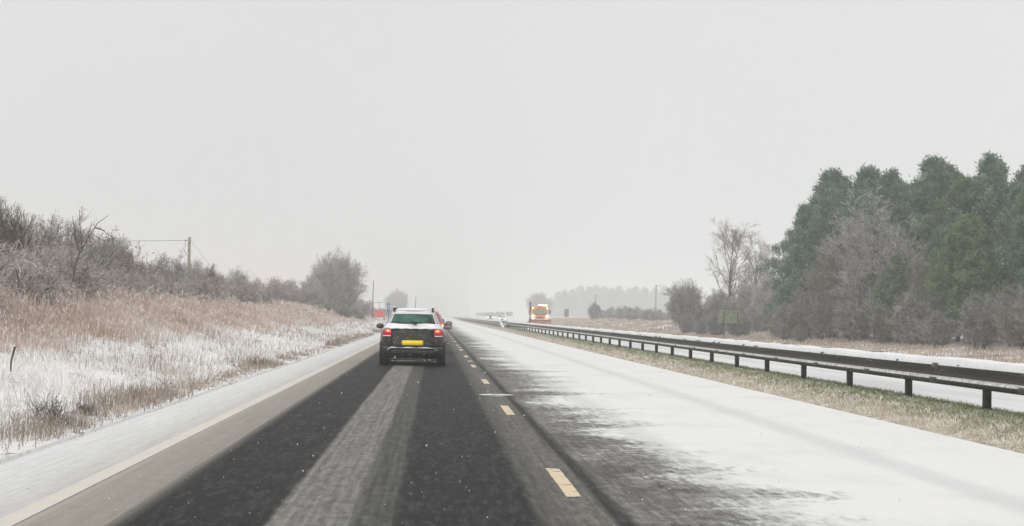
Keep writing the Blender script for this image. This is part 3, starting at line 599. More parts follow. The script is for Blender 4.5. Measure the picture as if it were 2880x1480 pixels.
# ------------------------------------------------------------------ crash barriers
PROF = [(-.0, .715), (.085, .725), (.125, .70), (.13, .63), (.075, .56), (.07, .50), (.15, .475), (.158, .45), (.15, .39), (.11, .37), (0, .37)]
def barrier(x0, y0, y1, ramp0, ramp1, step, label, nm='crash_barrier', hs=1.0, two=True, extra=None):
    root = empty(nm, (x0, y0, 0), label=label, cat='crash barrier', group='crash barriers on the central reservation')
    n = int((y1 - y0) / (step / 2)) + 1; yy = np.linspace(y0, y1, max(n, 3))
    yy = np.unique(np.concatenate([yy, np.linspace(y1 - ramp1, y1, 6) if ramp1 else [y1], np.linspace(y0, y0 + ramp0, 6) if ramp0 else [y0]]))
    dz = np.zeros(len(yy))
    if ramp1: dz -= .72 * np.clip((yy - (y1 - ramp1)) / ramp1, 0, 1)
    if ramp0: dz -= .72 * np.clip(((y0 + ramp0) - yy) / ramp0, 0, 1)
    dz += rise(yy)
    for sx in ((-1, 1) if two else (-1,)):
        pr = [(sx * (a + .06), b * hs) for a, b in PROF]; V = np.array([[(a, y_ - y0, b + d) for a, b in pr] for y_, d in zip(yy, dz)]); k = len(pr)
        I = np.arange(len(yy) * k).reshape(-1, k); J = np.roll(I, -1, 1)
        F = np.stack([I[:-1], J[:-1], J[1:], I[1:]], -1).reshape(-1, 4)
        mesh_np('rail', V.reshape(-1, 3), [F], M['steel'], root)
    # snow lying along the top
    ysn = np.arange(y0, y1, .25 if y1 < 200 else 1.0); dzs = np.interp(ysn, yy, dz); k = 11; r = np.random.default_rng(int(x0 * 10)); hw_ = .20 if two else .11
    u = np.linspace(-1, 1, k); prof = np.clip(1 - np.abs(u) ** 5, 0, 1) ** .5; u = np.sign(u) * np.abs(u) ** .55
    nz_ = vnoise(ysn, ysn * 0, .9, 7)[:, None] * 1.1 + .25 + r.normal(0, .10, (len(ysn), 1))
    cx = 0 if two else -.1
    V = np.stack([cx + u[None] * (hw_ + .012 * r.normal(0, 1, (len(ysn), 1))), np.repeat((ysn - y0)[:, None], k, 1), dzs[:, None] + .672 * hs + prof[None] * (.085 + .03 * nz_)], -1)
    I = np.arange(len(ysn) * k).reshape(-1, k); F = np.stack([I[:-1, :-1], I[:-1, 1:], I[1:, 1:], I[1:, :-1]], -1).reshape(-1, 4)
    mesh_np('snow_cap', V.reshape(-1, 3), [F], M['snow'], root, smooth=True)
    if two:   # overlapped joints between the rail lengths
        jm = None
        for y_ in np.arange(y0 + 1.9, y1 - 12, 3.63):
            if jm is None:
                pj = [(-(a + .06) - .004, b * hs) for a, b in PROF[2:9]]; b_ = MB()
                b_.add([(a, q_, b) for q_ in (-.16, .16) for a, b in pj], [(i, i + 1, 8 + i, 7 + i) for i in range(6)])
                for q_ in (-.1, .1):
                    for zz in (.60, .42): b_.ell((-.215 if zz < .5 else -.19, q_, zz), (.012, .016, .016), 8, 5)
                b_.box((0, 0, .79), (.20, .02, .012)); b_.box((.03, .09, .79), (.16, .02, .012)); j_ = b_.build('lap_joint', M['joint'], root); jm = j_.data
            else: j_ = j_.copy(); COL.objects.link(j_)
            j_.location = (0, y_ - y0, 0)
    # thin slush on the lower lip, with its highlight painted in as pale colour
    for sx in ((-1, 1) if two else (-1,)):
        V = np.array([[(sx * (.06 + a), y_ - y0, b * hs + d) for a, b in ((.085, .499), (.150, .479), (.161, .450))] for y_, d in zip(yy, dz)]); I = np.arange(len(yy) * 3).reshape(-1, 3)
        F = np.stack([I[:-1, :-1], I[:-1, 1:], I[1:, 1:], I[1:, :-1]], -1).reshape(-1, 4); mesh_np('slush_highlight', V.reshape(-1, 3), [F], LIP, root)
    me = None; c = 0
    for y_ in np.arange(y0 + (extra or 0), y1 - (ramp1 or 0) * .6, step):
        if ramp0 and y_ < y0 + ramp0 * .6: continue
        if me is None: o = MB().box((0, 0, .16), (.10, .12, .68)).build('post', M['post'], root, bev=.008); me = o.data
        else:
            o = o.copy(); COL.objects.link(o)
        o.location = (0, y_ - y0, rise(y_)); c += 1
    return root
M['joint'] = mat('scuffed rail joint steel', (.085, .08, .075), .55, .2, .3, 10)
LIP = mat('slush and painted highlight on steel', (.62, .61, .60), .7, var=.2, scale=10)  # pale tone carries both slush and the lip's painted highlight
barrier(8.2, 3.3, 171, 0, 10, 3.63, 'long snow topped double sided crash barrier nearest the camera', extra=.15)
barrier(7.75, 162, 470, 9, 0, 4.2, 'farther crash barrier starting at the V shaped gap beside our road', two=False)
barrier(9.7, 149, 470, 8, 0, 4.2, 'farther crash barrier beside the oncoming traffic, behind the V shaped gap', two=False)

# ------------------------------------------------------------------ cars
class CarBody:
    """horizontal slices (z, half width, rear y, front y) of rounded plan shape"""
    def __init__(s, lv, n=5.): s.lv = lv; s.n = n
    def at(s, z):
        a = s.lv; zz = [q[0] for q in a]; return [float(np.interp(z, zz, [q[i] for q in a])) for i in (1, 2, 3)]
    def rear(s, x, z):
        hw_, r, f = s.at(z); L = (f - r) / 2; t = min(.999, abs(x) / hw_); return r + L * (1 - (1 - t ** s.n) ** (1 / s.n)) * .55
    def side(s, y, z):
        hw_, r, f = s.at(z); c_, L = (r + f) / 2, (f - r) / 2; t = min(.999, abs(y - c_) / L); return hw_ * (1 - t ** s.n) ** (1 / s.n)
    def body(s, m, parent, N=64):
        vs, fs = [], []; lv = s.lv
        for z, hw_, r, f in lv:
            c_, L = (r + f) / 2, (f - r) / 2
            for k in range(N):
                a = 2 * math.pi * k / N; cx_, sy = math.cos(a), math.sin(a); g = (abs(cx_) ** s.n + abs(sy) ** s.n) ** (-1 / s.n)
                x_, y_ = hw_ * cx_ * g, L * sy * g
                if y_ < 0 and abs(x_) < hw_:
                    pass
                vs.append((x_, c_ + y_, z))
        K = len(lv)
        fs = [(j * N + i, j * N + (i + 1) % N, (j + 1) * N + (i + 1) % N, (j + 1) * N + i) for j in range(K - 1) for i in range(N)]
        fs += [tuple(range(N))[::-1], tuple(range((K - 1) * N, K * N))]
        return MB().add(vs, fs).build('body', m, parent, smooth=True)
    def rearx(s, x, z):
        hw_, r, f = s.at(z); L = (f - r) / 2; t = min(.999, abs(x) / hw_); return r + L * (1 - (1 - t ** s.n) ** (1 / s.n))
    def patch(s, name, m, parent, fn, off=.012, nu=14, nv=5, th=.02, smooth=True):
        """fn(u,v)->(x,z) on the rear face; a thin shell with rim standing 'off' proud"""
        vs = []
        for lay in (off, off - th):
            for j in range(nv + 1):
                for i in range(nu + 1):
                    x_, z_ = fn(i / nu, j / nv); vs.append((x_, s.rearx(x_, z_) - lay, z_))
        A = lambda l, j, i: l * (nu + 1) * (nv + 1) + j * (nu + 1) + i
        fs = [(A(0, j, i), A(0, j, i + 1), A(0, j + 1, i + 1), A(0, j + 1, i)) for j in range(nv) for i in range(nu)]
        for i in range(nu): fs += [(A(1, 0, i), A(1, 0, i + 1), A(0, 0, i + 1), A(0, 0, i)), (A(0, nv, i), A(0, nv, i + 1), A(1, nv, i + 1), A(1, nv, i))]
        for j in range(nv): fs += [(A(1, j + 1, 0), A(1, j, 0), A(0, j, 0), A(0, j + 1, 0)), (A(0, j + 1, nu), A(0, j, nu), A(1, j, nu), A(1, j + 1, nu))]
        return MB().add(vs, fs).build(name, m, parent, smooth=smooth)
    def sidepatch(s, name, m, parent, sx, y0, y1, z0, z1, off=.008, tap=.12):
        vs = []; nu, nv = 8, 3
        for j in range(nv + 1):
            for i in range(nu + 1):
                z_ = z0 + (z1 - z0) * j / nv; k = tap * j / nv; y_ = (y0 + k) + (y1 - y0 - 3 * k) * i / nu; vs.append((sx * (s.side(y_, z_) + off), y_, z_))
        return MB().add(vs, [(j * (nu + 1) + i, j * (nu + 1) + i + 1, (j + 1) * (nu + 1) + i + 1, (j + 1) * (nu + 1) + i) for j in range(nv) for i in range(nu)]).build(name, m, parent, smooth=True)
def trap(x0b, x1b, x0t, x1t, z0, z1, arch=0.):
    return lambda u, v: ((x0b + (x1b - x0b) * u) * (1 - v) + (x0t + (x1t - x0t) * u) * v, z0 + (z1 - z0) * v + arch * (1 - (2 * u - 1) ** 2) * v)
def wheel(parent, x, y, r=.32, wdh=.205):
    w_ = MB(); pr = [(-.5, .62), (-.5, .93), (-.38, 1), (.38, 1), (.5, .93), (.5, .62)]; n = 28; vs = []
    for a, b in pr: vs += [(a * wdh, b * r * math.cos(2 * math.pi * k / n), b * r * math.sin(2 * math.pi * k / n)) for k in range(n)]
    w_.add(vs, [(j * n + i, j * n + (i + 1) % n, (j + 1) * n + (i + 1) % n, (j + 1) * n + i) for j in range(len(pr) - 1) for i in range(n)])
    e = empty('wheel', (x, y, r)); e.parent = parent; w_.build('tyre', M['tyre'], e, smooth=True)
    h = MB(); h.tube([(-.06, 0, 0), (.06, 0, 0)], r * .6, 20)
    for k in range(5):
        a = 2 * math.pi * k / 5; h.tube([(math.copysign(.075, x), 0, 0), (math.copysign(.08, x), r * .58 * math.cos(a), r * .58 * math.sin(a))], .03, 6)
    h.build('rim', M['alu'], e)
    return e

def black_car():
    c_ = empty('car', (-.54, 38.3, 0), label='dark tailed car with snowy roof and yellow number plate directly ahead', cat='car')
    LV = [(.17, .74, .14, 3.95), (.22, .80, .08, 4.02), (.32, .85, .02, 4.10), (.45, .868, .0, 4.13), (.60, .872, .02, 4.10), (.72, .868, .06, 4.05), (.84, .855, .085, 3.98), (.93, .83, .10, 3.80), (.98, .79, .13, 3.35),
          (1.03, .745, .19, 3.02), (1.10, .70, .27, 2.88), (1.20, .655, .36, 2.68), (1.30, .61, .46, 2.45), (1.36, .58, .52, 2.25), (1.41, .545, .60, 2.05), (1.445, .48, .74, 1.85), (1.46, .38, .95, 1.6)]
    B = CarBody(LV, 5); B.body(M['whitepaint'], c_)
    B.patch('tailgate', M['grime'], c_, trap(-.60, .60, -.565, .565, .46, .965), .014)
    for sx in (-1, 1):
        B.patch('quarter_panel', M['grime'], c_, trap(sx * .602, sx * .80, sx * .60, sx * .79, .50, .745), .010, nu=8)
    bp = B.patch('bumper', M['black'], c_, trap(-.80, .80, -.83, .83, .19, .455), .035, nu=24, th=.06)
    B.patch('bumper_trim', M['grime'], c_, trap(-.50, .50, -.60, .60, .25, .40), .05, nu=18, th=.03)
    B.patch('bumper_slush', M['snow'], c_, lambda u, v: ((-.655 + 1.31 * u), .462 + .028 * v * (.6 + .4 * math.sin(u * 19)) - .07 * max(0, abs(2 * u - 1) - .85) / .15), .058, nu=40, nv=2, th=.05)
    B.patch('lower_slush', M['mirrorglass'], c_, lambda u, v: ((-.60 + 1.24 * u), .165 + .03 * v * (.7 + .3 * math.sin(u * 31))), .05, nu=40, nv=2, th=.05)
    for sx in (-1, 1):
        lamp = B.patch('tail_light', M['redlens'], c_, trap(sx * .555, sx * .79, sx * .555, sx * .775, .765, .945), .03, nu=6, th=.04)
        B.patch('lamp_ring', M['redglow'], lamp, trap(sx * .575, sx * .70, sx * .575, sx * .70, .865, .93), .036, nu=5, nv=3)
        B.patch('lamp_core', M['redcore'], lamp, trap(sx * .61, sx * .665, sx * .61, sx * .665, .885, .912), .041, nu=4, nv=2)
        B.patch('lamp_snow', M['snow'], lamp, trap(sx * .565, sx * .775, sx * .565, sx * .775, .757, .778), .05, nu=5, nv=2, th=.04)
        wheel(c_, sx * .755, .62); wheel(c_, sx * .755, 3.25)
        mr = empty('mirror', (sx * .93, 2.55, 1.0)); mr.parent = c_
        MB().ell((0, 0, 0), (.10, .06, .07), 16, 10, .8).build('housing', M['black'], mr, smooth=True)
        MB().ell((0, -.055, 0), (.08, .015, .052), 14, 8, .8).build('mirror_glass', M['mirrorglass'] if sx > 0 else M['darkglass'], mr, smooth=True)
        MB().tube([(-sx * .08, 0, -.03), (-sx * .25, 0, -.05)], .025, 8).build('arm', M['black'], mr)
        B.sidepatch('side_window', M['darkglass'], c_, sx, .75, 2.55, 1.04, 1.34)
        rl = MB(); rl.tube([(sx * .50, .62, 1.40), (sx * .51, .66, 1.475), (sx * .51, .9, 1.50), (sx * .50, 1.9, 1.50), (sx * .49, 2.1, 1.43)], .026, 8); r_ = rl.build('roof_rail', M['black'], c_, True)
        MB().ell((sx * .51, .80, 1.515), (.035, .13, .03), 10, 6).build('rail_snow', M['snow'], r_, True)
    B.patch('rear_window', M['darkglass'], c_, trap(-.655, .655, -.55, .55, 1.085, 1.335, .01), .010)
    B.patch('window_glass', M['glass'], c_, trap(-.53, .53, -.50, .50, 1.10, 1.322, .008), .016)
    B.patch('ledge_snow', M['snow'], c_, lambda u, v: ((-.74 + 1.48 * u) * (1 - .06 * v), .955 + .006 * math.sin(u * 37) * (1 - v) + (.128 + .014 * math.sin(u * 9 + 1)) * v), .035, nu=36, nv=4, th=.05)
    b = MB(); b.ell((0, 1.45, 1.445), (.50, .88, .055), 28, 10, .75); b.build('roof_snow', M['snow'], c_, smooth=True)
    B.patch('number_plate', M['yellow'], c_, lambda u, v: (-.272 + .544 * u, .537 + .122 * v), .034, nu=6, nv=2)
    wp = MB(); wp.tube([(.05, .10, 1.07), (.0, .12, 1.10), (-.12, .13, 1.105)], .018, 6); wp.tube([(.28, .13, 1.105), (.14, .11, 1.125), (-.02, .11, 1.13), (-.10, .12, 1.11)], .014, 6)
    wp.ell((.05, .10, 1.09), (.07, .04, .03)); wp.build('wiper', M['black'], c_, True)
    MB().tube([(.03, 1.0, 1.46), (.045, .93, 1.62), (.055, .86, 1.82)], [.008, .006, .004], 6).build('antenna', M['black'], c_)
    MB().box((0, 2.0, .20), (1.3, 3.4, .12)).build('underside', M['black'], c_)
    MB().tube([(-.45, .02, .22), (-.45, .4, .22)], .03, 10).build('exhaust_pipe', M['alu'], c_)
    return c_
black_car()
def red_car(x, y, label, paint, lit=True, nm='car', hs=1.):
    c_ = empty(nm, (x, y, 0), label=label, cat='car')
    LV = [(.2, .78, .1, 3.9), (.32, .86, .02, 4.0), (.5, .88, .0, 4.05), (.75, .88, .03, 4.0), (.92, .85, .06, 3.8), (1.0, .80, .10, 3.0), (1.15, .74, .20, 2.8), (1.32, .67, .36, 2.5), (1.42, .60, .5, 2.2), (1.48, .48, .75, 1.8)]
    LV = [(a * hs, b, c, d) for a, b, c, d in LV]; B = CarBody(LV, 5); B.body(paint, c_)
    B.patch('rear_window', M['darkglass'], c_, trap(-.66, .66, -.56, .56, 1.06 * hs, 1.36 * hs), .012)
    B.patch('bumper', M['black'], c_, trap(-.8, .8, -.82, .82, .22, .40), .03, nu=20, th=.05)
    B.patch('number_plate', M['yellow'], c_, trap(-.26, .26, -.26, .26, .62, .73), .02, nu=6, nv=2)
    for sx in (-1, 1):
        lp = B.patch('tail_light', M['redlens'], c_, trap(sx * .66, sx * .83, sx * .64, sx * .78, .80, 1.03), .03, nu=6, th=.04)
        if lit:
            B.patch('lamp_ring', M['redglow'], lp, trap(sx * .68, sx * .80, sx * .66, sx * .76, .83, 1.01), .036, nu=5)
            B.patch('lamp_core', M['redcore'], lp, trap(sx * .725, sx * .755, sx * .73, sx * .765, .83, 1.0), .042, nu=3)
        wheel(c_, sx * .77, .65); wheel(c_, sx * .77, 3.2); B.sidepatch('side_window', M['darkglass'], c_, sx, .8, 2.6, 1.03 * hs, 1.34 * hs)
        mr = empty('mirror', (sx * .985, 2.4, 1.03 * hs)); mr.parent = c_
        MB().ell((0, 0, 0), (.12, .07, .085), 14, 8, .8).build('housing', M['black'], mr, smooth=True)
        MB().ell((0, -.055, 0), (.095, .02, .062), 12, 6, .8).build('mirror_glass', M['mirrorglass'], mr, smooth=True)
        MB().tube([(-sx * .08, 0, -.02), (-sx * .24, 0, -.04)], .02, 6).build('arm', M['black'], mr)
    MB().ell((0, 1.4, 1.465 * hs), (.5, .85, .04), 20, 8, .8).build('roof_snow', M['snow'], c_, smooth=True)
    return c_
red_car(-.45, 50.5, 'red car with a lit tail lamp half hidden by the dark tailed car', M['redpaint'])
red_car(-.62, 67, 'third car in the queue, only its right mirror showing past the red car', M['darkpaint'], hs=1.03)
def front_car(x, y, label, paint, glow, hs=1.):
    c_ = empty('car', (x, y, rise(y)), math.pi, label=label, cat='car')     # faces the camera
    LV = [(.2, .78, 4.2, .05), (.45, .88, 4.25, 0), (.7, .88, 4.2, .02)]
    LV = [(.2, .76, .1, 4.1), (.35, .85, .02, 4.25), (.55, .88, .0, 4.3), (.75, .87, .05, 4.2), (.9, .85, .08, 3.9), (.98, .80, .12, 3.2), (1.15, .73, .25, 2.95), (1.32, .66, .45, 2.6), (1.45 * hs, .50, .75, 2.0)]
    B = CarBody(LV, 5); B.body(paint, c_)
    b = MB(); b.add([(-.72, 3.12, 1.02), (.72, 3.12, 1.02), (.60, 2.60, 1.36), (-.60, 2.60, 1.36), (-.72, 3.05, 1.0), (.72, 3.05, 1.0), (.60, 2.5, 1.34), (-.60, 2.5, 1.34)], [(0, 3, 2, 1), (4, 5, 6, 7), (0, 1, 5, 4), (1, 2, 6, 5), (2, 3, 7, 6), (3, 0, 4, 7)])
    b.build('windscreen', M['darkglass'], c_)
    MB().box((0, 4.26, .50), (.9, .08, .16)).build('grille', M['black'], c_, bev=.01)
    for sx in (-1, 1):
        MB().ell((sx * .66, 4.12, .70), (.13, .12, .10), 12, 8).build('headlight', glow, c_, smooth=True)
        wheel(c_, sx * .77, .7); wheel(c_, sx * .77, 3.45)
        MB().ell((sx * .98, 2.7, 1.02), (.10, .06, .075), 10, 6).build('mirror', paint, c_, smooth=True)
    MB().ell((0, 1.5, 1.44 * hs), (.48, .8, .04), 20, 8, .8).build('roof_snow', M['snow'], c_, smooth=True)
    return c_
front_car(16.6, 366, 'white oncoming car with dim yellow headlights left of the orange truck', M['paleprint'], M['headdim'])
front_car(16.4, 436, 'faint oncoming car with two bright headlights, farthest on the opposite road', M['darkpaint'], M['headglow'], 1.05)

# ------------------------------------------------------------------ gritting truck with plough
def truck():
    t = empty('gritting_truck', (15.1, 211, 0), math.pi, label='orange gritting truck with lit amber beacons and snow plough on the opposite road', cat='truck')
    # cab: local +y is forward (towards the camera)
    c_ = MB(); pr = [(0, .95), (0, 2.72), (-.25, 2.78), (-1.95, 2.78), (-2.1, 2.6), (-2.1, .95)]; vs = []
    for sx in (-1.2, 1.2):
        for a, b in pr:
            y_ = a - (max(0, b - 1.6) * .14 if a == 0 or a == -.25 else 0); vs.append((sx * (1 - max(0, b - 1.6) * .045), y_, b))
    n = len(pr); c_.add(vs, [tuple(range(n)), tuple(range(n, 2 * n))[::-1]] + [(i, n + i, n + (i + 1) % n, (i + 1) % n) for i in range(n)])
    cab = c_.build('cab', M['orange'], t, bev=.06)
    MB().add([(-1.07, .015, 1.60), (1.07, .015, 1.60), (.99, -.125, 2.50), (-.99, -.125, 2.50), (-1.07, -.03, 1.60), (1.07, -.03, 1.60), (.99, -.17, 2.50), (-.99, -.17, 2.50)], [(0, 3, 2, 1), (4, 5, 6, 7), (0, 1, 5, 4), (1, 2, 6, 5), (2, 3, 7, 6), (3, 0, 4, 7)]).build('windscreen', M['screen'], t)
    MB().box((0, .03, 1.62), (2.1, .05, .05)).build('wiper_panel', M['black'], t)
    for i in range(4): MB().box((0, .02, 1.02 + .11 * i), (1.3, .05, .055)).build('grille_bar', M['black'] if i < 3 else M['orange'], t, bev=.01)
    MB().box((0, .12, .93), (2.42, .3, .22)).build('bumper', M['white'], t, bev=.04)
    MB().box((0, .04, 2.86), (.9, .35, .16)).build('roof_panel', M['orange'], t, bev=.03)
    lb = MB().box((-.33, -.12, 2.80), (1.36, .26, .06)).build('light_bar', M['black'], t)
    for a, b in ((.06, .46), (-.44, .46), (-.88, .2)): MB().box((a, .0, 2.93), (b, .2, .23)).build('beacon', M['amber'], lb, bev=.03)
    for sx in (-1, 1):
        MB().ell((sx * 1.02, .06, 1.42), (.15, .08, .14), 14, 8).build('headlight', M['headglow'], t, smooth=True)
        MB().ell((sx * 1.02, -.12, 2.55), (.05, .05, .10), 10, 6).build('marker_light', M['amber'], t, smooth=True)
        m_ = MB().box((sx * 1.42, -.1, 2.0), (.2, .1, .55)).build('mirror', M['black'], t, bev=.03)
        MB().tube([(sx * 1.15, -.1, 2.30), (sx * 1.42, -.1, 2.3)], .02, 6).build('mirror_arm', M['black'], m_)
        for y_ in (-1.1, -4.6, -6.0): wheel(t, sx * 1.05, y_, .5, .3)
    MB().ell((1.02, .26, 1.12), (.06, .05, .10), 10, 6).build('fog_light', M['headdim'], t, smooth=True)
    h = MB(); vs = []
    for y_ in (-2.4, -7.2):
        for a, b in ((-.55, 1.05), (.55, 1.05), (1.24, 1.75), (1.24, 2.70), (-1.24, 2.70), (-1.24, 1.75)): vs.append((a, y_, b))
    h.add(vs, [tuple(range(6)), tuple(range(6, 12))[::-1]] + [(i, 6 + i, 6 + (i + 1) % 6, (i + 1) % 6) for i in range(6)]); h.build('hopper', M['orange'], t, bev=.03)
    MB().box((0, -3.4, .85), (.9, 7.0, .22)).build('chassis', M['black'], t)
    # curved plough blade
    b = MB(); vs = []; nn = 9
    for j in range(nn):
        a = R(-48 + 96 * j / (nn - 1)); z_ = .44 + .50 * math.sin(a) / math.sin(R(48)) * .86; y_ = 1.35 - .32 * math.cos(a)
        for x_ in np.linspace(-1.48, 1.48, 9): vs.append((x_, y_ + .10 * x_, z_))
    F_ = [(j * 9 + i, j * 9 + i + 1, (j + 1) * 9 + i + 1, (j + 1) * 9 + i) for j in range(nn - 1) for i in range(8)]
    bl = b.add(vs, F_).build('plough_blade', M['plough'], t, smooth=True); so_ = bl.modifiers.new('th', 'SOLIDIFY'); so_.thickness = .03
    MB().box((0, 1.27, .88), (2.96, .10, .09), rz=R(5.7)).build('plough_top_edge', M['black'], bl, bev=.01)
    MB().box((0, 1.28, .06), (2.9, .05, .12), rz=R(5.7)).build('cutting_edge', M['post'], bl)
    for sx in (-.5, .5): MB().tube([(sx, .2, .7), (sx, 1.05, .45)], .06, 8).build('plough_arm', M['post'], bl)
    for sx in (-1, 1): MB().tube([(sx * 1.44, 1.15 + sx * .14, .9), (sx * 1.44, 1.15 + sx * .14, 1.35)], .03, 8).build('marker_rod', M['white'], bl)
    return t
truck()

# ------------------------------------------------------------------ signs, poles, columns
def base_at(px, D, off=0): p = P(px, 900, D); return p.x, D, float(gz(p.x, D))
x_, y_, z_ = base_at(2052, 100)
sg = empty('road_sign', (x_, y_, z_), label='wide grey green back of a road sign on two posts before the hawthorns', cat='road sign')
pn_ = MB().box((0, -.0, 1.50 - z_), (1.50, .03, .75)).build('panel', M['signback'], sg, bev=.01)
for a in (-.27, .27): MB().box((-.75 + .75, .045, 1.68 - z_ + a), (1.45, .04, .05)).build('stiffener', M['alu'], pn_)
for a in (-.42, .55):
    MB().tube([(a, .0 - .06, -.3), (a, .0 - .06, 1.90 - z_)], .035, 8).build('post', M['post'], sg)
x_, y_, z_ = base_at(1593, 218)
sg = empty('road_sign', (x_, y_, z_), label='narrow upright grey sign back on one post right of the orange truck', cat='road sign')
MB().box((0, 0, 1.93), (.68, .03, 1.15)).build('panel', M['greysign'], sg, bev=.05); MB().tube([(0, -.05, -.2), (0, -.05, 2.35)], .045, 8).build('post', M['greysign'], sg)
x_, y_, z_ = 10.9, 168.0, rise(168)
sg = empty('road_sign', (x_, y_, z_), label='dark sign post seen edge on behind the barrier at the left of the truck', cat='road sign')
MB().box((0, 0, 2.5), (.13, .75, .95)).build('panel', M['post'], sg, bev=.01); MB().tube([(-.05, 0, -.2), (0, 0, 3.0)], .055, 8).build('post', M['post'], sg)
for px, D, wd_, ht, top, lb in [(1432, 560, 2.6, 2.4, 877, 'faint pale sign board standing in the mist left of the truck'), (1414.5, 550, 1.2, 1.0, 879, 'small faint sign board in the mist above the white oncoming car')]:
    x_, y_, z_ = base_at(px, D); tz = P(px, top, D).z - z_
    sg = empty('road_sign', (x_, y_, z_), label=lb, cat='road sign'); MB().box((0, 0, tz - ht / 2), (wd_, .05, ht)).build('panel', M['greysign'], sg, bev=.02)
    for a in (-.35, .35): MB().tube([(a * wd_, .06, -.2), (a * wd_, .06, tz)], .05, 6).build('post', M['greysign'], sg)
x_, y_, z_ = base_at(1091, 182)
sg = empty('road_sign', (x_, y_, z_), label='narrow upright blue sign on a post left of the dark tailed car', cat='road sign')
tz = P(1092, 853, 182).z - z_
MB().box((0, 0, tz - .57), (.36, .03, 1.14)).build('panel', M['bluesign'], sg, bev=.01); MB().box((0, -.021, tz - .5), (.08, .006, .62)).build('white_symbol', M['white'], sg); MB().box((0, -.025, tz - .30), (.16, .004, .07)).build('white_symbol', M['white'], sg)
MB().tube([(.03, .04, -.2), (.03, .04, tz - .3)], .04, 8).build('post', M['darkpole'], sg)
x_, y_, z_ = base_at(1066, 205)
hd = empty('hoarding', (x_, y_, z_), R(8), label='faded red and white hoarding in a metal frame behind the tall dark pole', cat='hoarding'); zt = lambda q_: P(1066, q_, 205).z - z_
MB().box((0, 0, (zt(872) + zt(893)) / 2), (1.45, .05, zt(872) - zt(893))).build('red_panel', M['redsign'], hd, bev=.01); MB().box((-.05, -.0, (zt(894) + zt(912)) / 2), (1.2, .04, zt(894) - zt(912))).build('white_panel', M['white'], hd)
MB().box((.68, 0, (zt(894) + zt(914)) / 2), (.16, .05, zt(894) - zt(914))).build('red_edge', M['redsign'], hd)
f_ = MB()
for a in (-.8, 0, .80): f_.tube([(a, .05, -.2), (a, .05, zt(851))], .03, 6)
f_.tube([(-.8, .05, zt(852)), (.8, .05, zt(850))], .03, 6); f_.build('frame', M['greysign'], hd)
x_, y_, z_ = base_at(1047, 196)
pl_ = MB().tube([(0, 0, -.3), (0.02, 0, 3), (.07, 0, P(1049, 789, 196).z - z_)], [.07, .06, .045], 8).build('tall_pole', M['darkpole'], None, True); pl_.location = (x_, y_, z_); tag(pl_, 'tall thin dark pole beside the red hoarding and round thorn tree', 'pole')
x_, y_, z_ = base_at(1674, 230)
lc = empty('lamp_column', (x_, y_, z_), label='slim lamp column with a flat snowy head on the right hand rise', cat='street lamp'); zt = P(1675, 829, 230).z - z_
MB().tube([(0, 0, -.2), (.0, 0, 1), (.05, 0, zt)], [.07, .055, .045], 8).build('pole', M['darkpole'], lc, True); hd_ = MB().box((.05, 0, zt + .05), (.55, .35, .10), taper=.8).build('lamp_head', M['alu'], lc, bev=.03)
MB().ell((.05, 0, zt + .13), (.3, .18, .07)).build('snow', M['snow'], hd_, True); MB().box((-.02, -.15, .45), (.38, .3, .75)).build('control_box', mat('green cabinet', (.10, .15, .06), .7), lc, bev=.02)
# wooden utility poles and the wires
D = 250; x_, y_, z_ = base_at(1842.5, D)
up = empty('utility_pole', (x_, y_, z_), label='distant pale wooden utility pole above the low hedge on the right', cat='utility pole'); zt = P(1844, 802, D).z - z_
MB().tube([(0, 0, -.5), (.1, 0, zt)], [.15, .11], 8).build('pole', M['wood'], up, True); MB().box((.5, 0, zt - .15), (1.1, .1, .1)).build('crossarm', M['wood'], up)
D = 92; x_, y_, z_ = base_at(527, D)
up = empty('utility_pole', (x_, y_, z_), label='pale wooden utility pole with wires behind the left hedge', cat='utility pole'); tp = P(533, 667, D)
lt = tp - Vector((x_, y_, z_))
MB().tube([(0, 0, -.5), (lt.x, 0, lt.z)], [.12, .085], 8).build('pole', M['wood'], up, True)
MB().tube([(lt.x - .1, 0, lt.z - .2), (lt.x - .28, -.05, lt.z - .22)], .03, 6).build('insulator', M['wire'], up)
MB().tube([(lt.x - .25, -.02, lt.z - .25), (lt.x - .2, -.03, lt.z - .5), (lt.x - .35, -.02, lt.z - .7), (lt.x - .15, 0, lt.z - 1.1)], .015, 5).build('drop_cable', M['wire'], up)
for a in (1.6, 2.6): MB().tube([(lt.x, 0, lt.z - .1), (lt.x + a * 1.15, -.5, lt.z - a * 1.45)], .006, 4).build('stay_wire', M['wire'], up)
wpts = [(x_ + lt.x - .25 - q_ * 28, y_, z_ + lt.z - .22 - .9 * q_ * (1 - q_)) for q_ in np.linspace(0, 1, 14)]
cb = MB().tube(wpts, .013, 5).build('overhead_wire', M['wire']); tag(cb, 'sagging overhead wire running left from the wooden pole above the hedge', 'wire')
up2 = MB().tube([(0, 0, -.5), (0, 0, 6.2)], [.14, .11], 8).build('utility_pole', M['wood'], None, True); up2.location = (wpts[-1][0], y_, wpts[-1][2] - 6.0); tag(up2, 'wooden utility pole carrying the far left end of the overhead wire', 'utility pole')
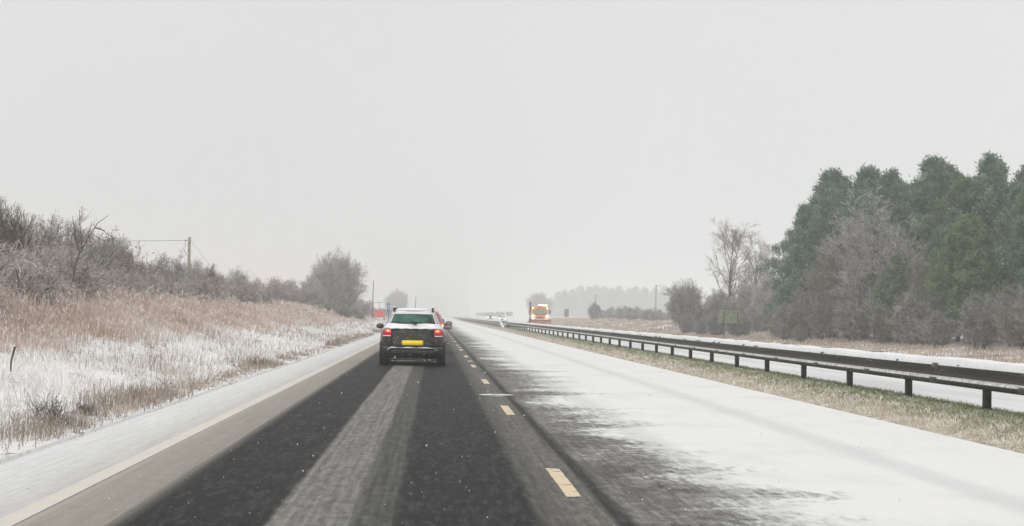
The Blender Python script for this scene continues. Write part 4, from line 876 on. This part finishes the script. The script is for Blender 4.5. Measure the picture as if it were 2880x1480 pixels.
# electricity pylon lost in the snow
D = 1200; x_, y_, z_ = base_at(1302, D); H_ = P(1302, 702, D).z - z_
py = empty('pylon', (x_, y_, z_), label='very faint electricity pylon in the mist above the road', cat='pylon'); b = MB()
wz = lambda t: 2.6 * (1 - t) ** 1.4 + .5
lv = [0, .16, .31, .44, .56, .67, .77, .86, .94, 1.0]
for i in range(len(lv) - 1):
    a0, a1 = wz(lv[i]), wz(lv[i + 1]); z0, z1 = lv[i] * H_, lv[i + 1] * H_; a0 *= 1.5; a1 *= 1.5; c0 = [(a0, a0), (-a0, a0), (-a0, -a0), (a0, -a0)]; c1 = [(a1, a1), (-a1, a1), (-a1, -a1), (a1, -a1)]
    for k in range(4):
        k2 = (k + 1) % 4; b.tube([(*c0[k], z0), (*c1[k], z1)], .07, 4); b.tube([(*c0[k], z0), (*c1[k2], z1)], .04, 4); b.tube([(*c0[k2], z0), (*c1[k], z1)], .07, 4); b.tube([(*c1[k], z1), (*c1[k2], z1)], .06, 4)
b.build('lattice_tower', M['alu'], py)
for t_, ln in ((.66, 4.2), (.80, 5.2), (.93, 3.8)):
    b = MB(); zz = t_ * H_
    for sx in (-1, 1): b.tube([(sx * .5, 0, zz), (sx * ln, 0, zz + .3)], .1, 4); b.tube([(sx * .5, 0, zz + 1.3), (sx * ln, 0, zz + .3)], .08, 4); b.tube([(sx * ln, 0, zz + .3), (sx * ln, 0, zz - 1.4)], .1, 4)
    b.build('crossarm', M['alu'], py)

# ------------------------------------------------------------------ falling snow
n = 1700; yf = 3.2 * (70 / 3.2) ** rng.uniform(0, 1, n) ** .8; c = np.stack([yf * (.052 + rng.uniform(-.42, .42, n)), yf, rng.uniform(.03, 1.3, n)], -1)
sz = rng.uniform(.0008, .0021, n)[:, None] * (1 + yf[:, None] * .035); oct_ = np.array([(1, 0, 0), (-1, 0, 0), (0, 1, 0), (0, -1, 0), (0, 0, 1.3), (0, 0, -1.3)])
V = (c[:, None] + oct_[None] * sz[:, None] * rng.uniform(.7, 1.3, (n, 6, 1))).reshape(-1, 3); fo = np.array([(0, 2, 4), (2, 1, 4), (1, 3, 4), (3, 0, 4), (2, 0, 5), (1, 2, 5), (3, 1, 5), (0, 3, 5)])
tag(mesh_np('falling_snow', V, [(np.arange(n)[:, None, None] * 6 + fo[None]).reshape(-1, 3)], M['snow']), 'small snowflakes drifting down over the road', 'snowflakes', kind='stuff')

# ------------------------------------------------------------------ haze
hz = bpy.data.materials.new('snow haze'); hz.use_nodes = True; t_ = hz.node_tree; t_.nodes.remove(t_.nodes['Principled BSDF'])
pv = t_.nodes.new('ShaderNodeVolumePrincipled'); pv.inputs['Color'].default_value = (.935, .938, .94, 1); pv.inputs['Density'].default_value = .0017; pv.inputs['Anisotropy'].default_value = 0.0
t_.links.new(pv.outputs[0], t_.nodes['Material Output'].inputs['Volume'])
o = MB().box((0, 1130, 24), (1840, 2400, 52)).build('haze', hz); tag(o, 'pale even snow haze filling the air along the road', 'haze', kind='stuff')
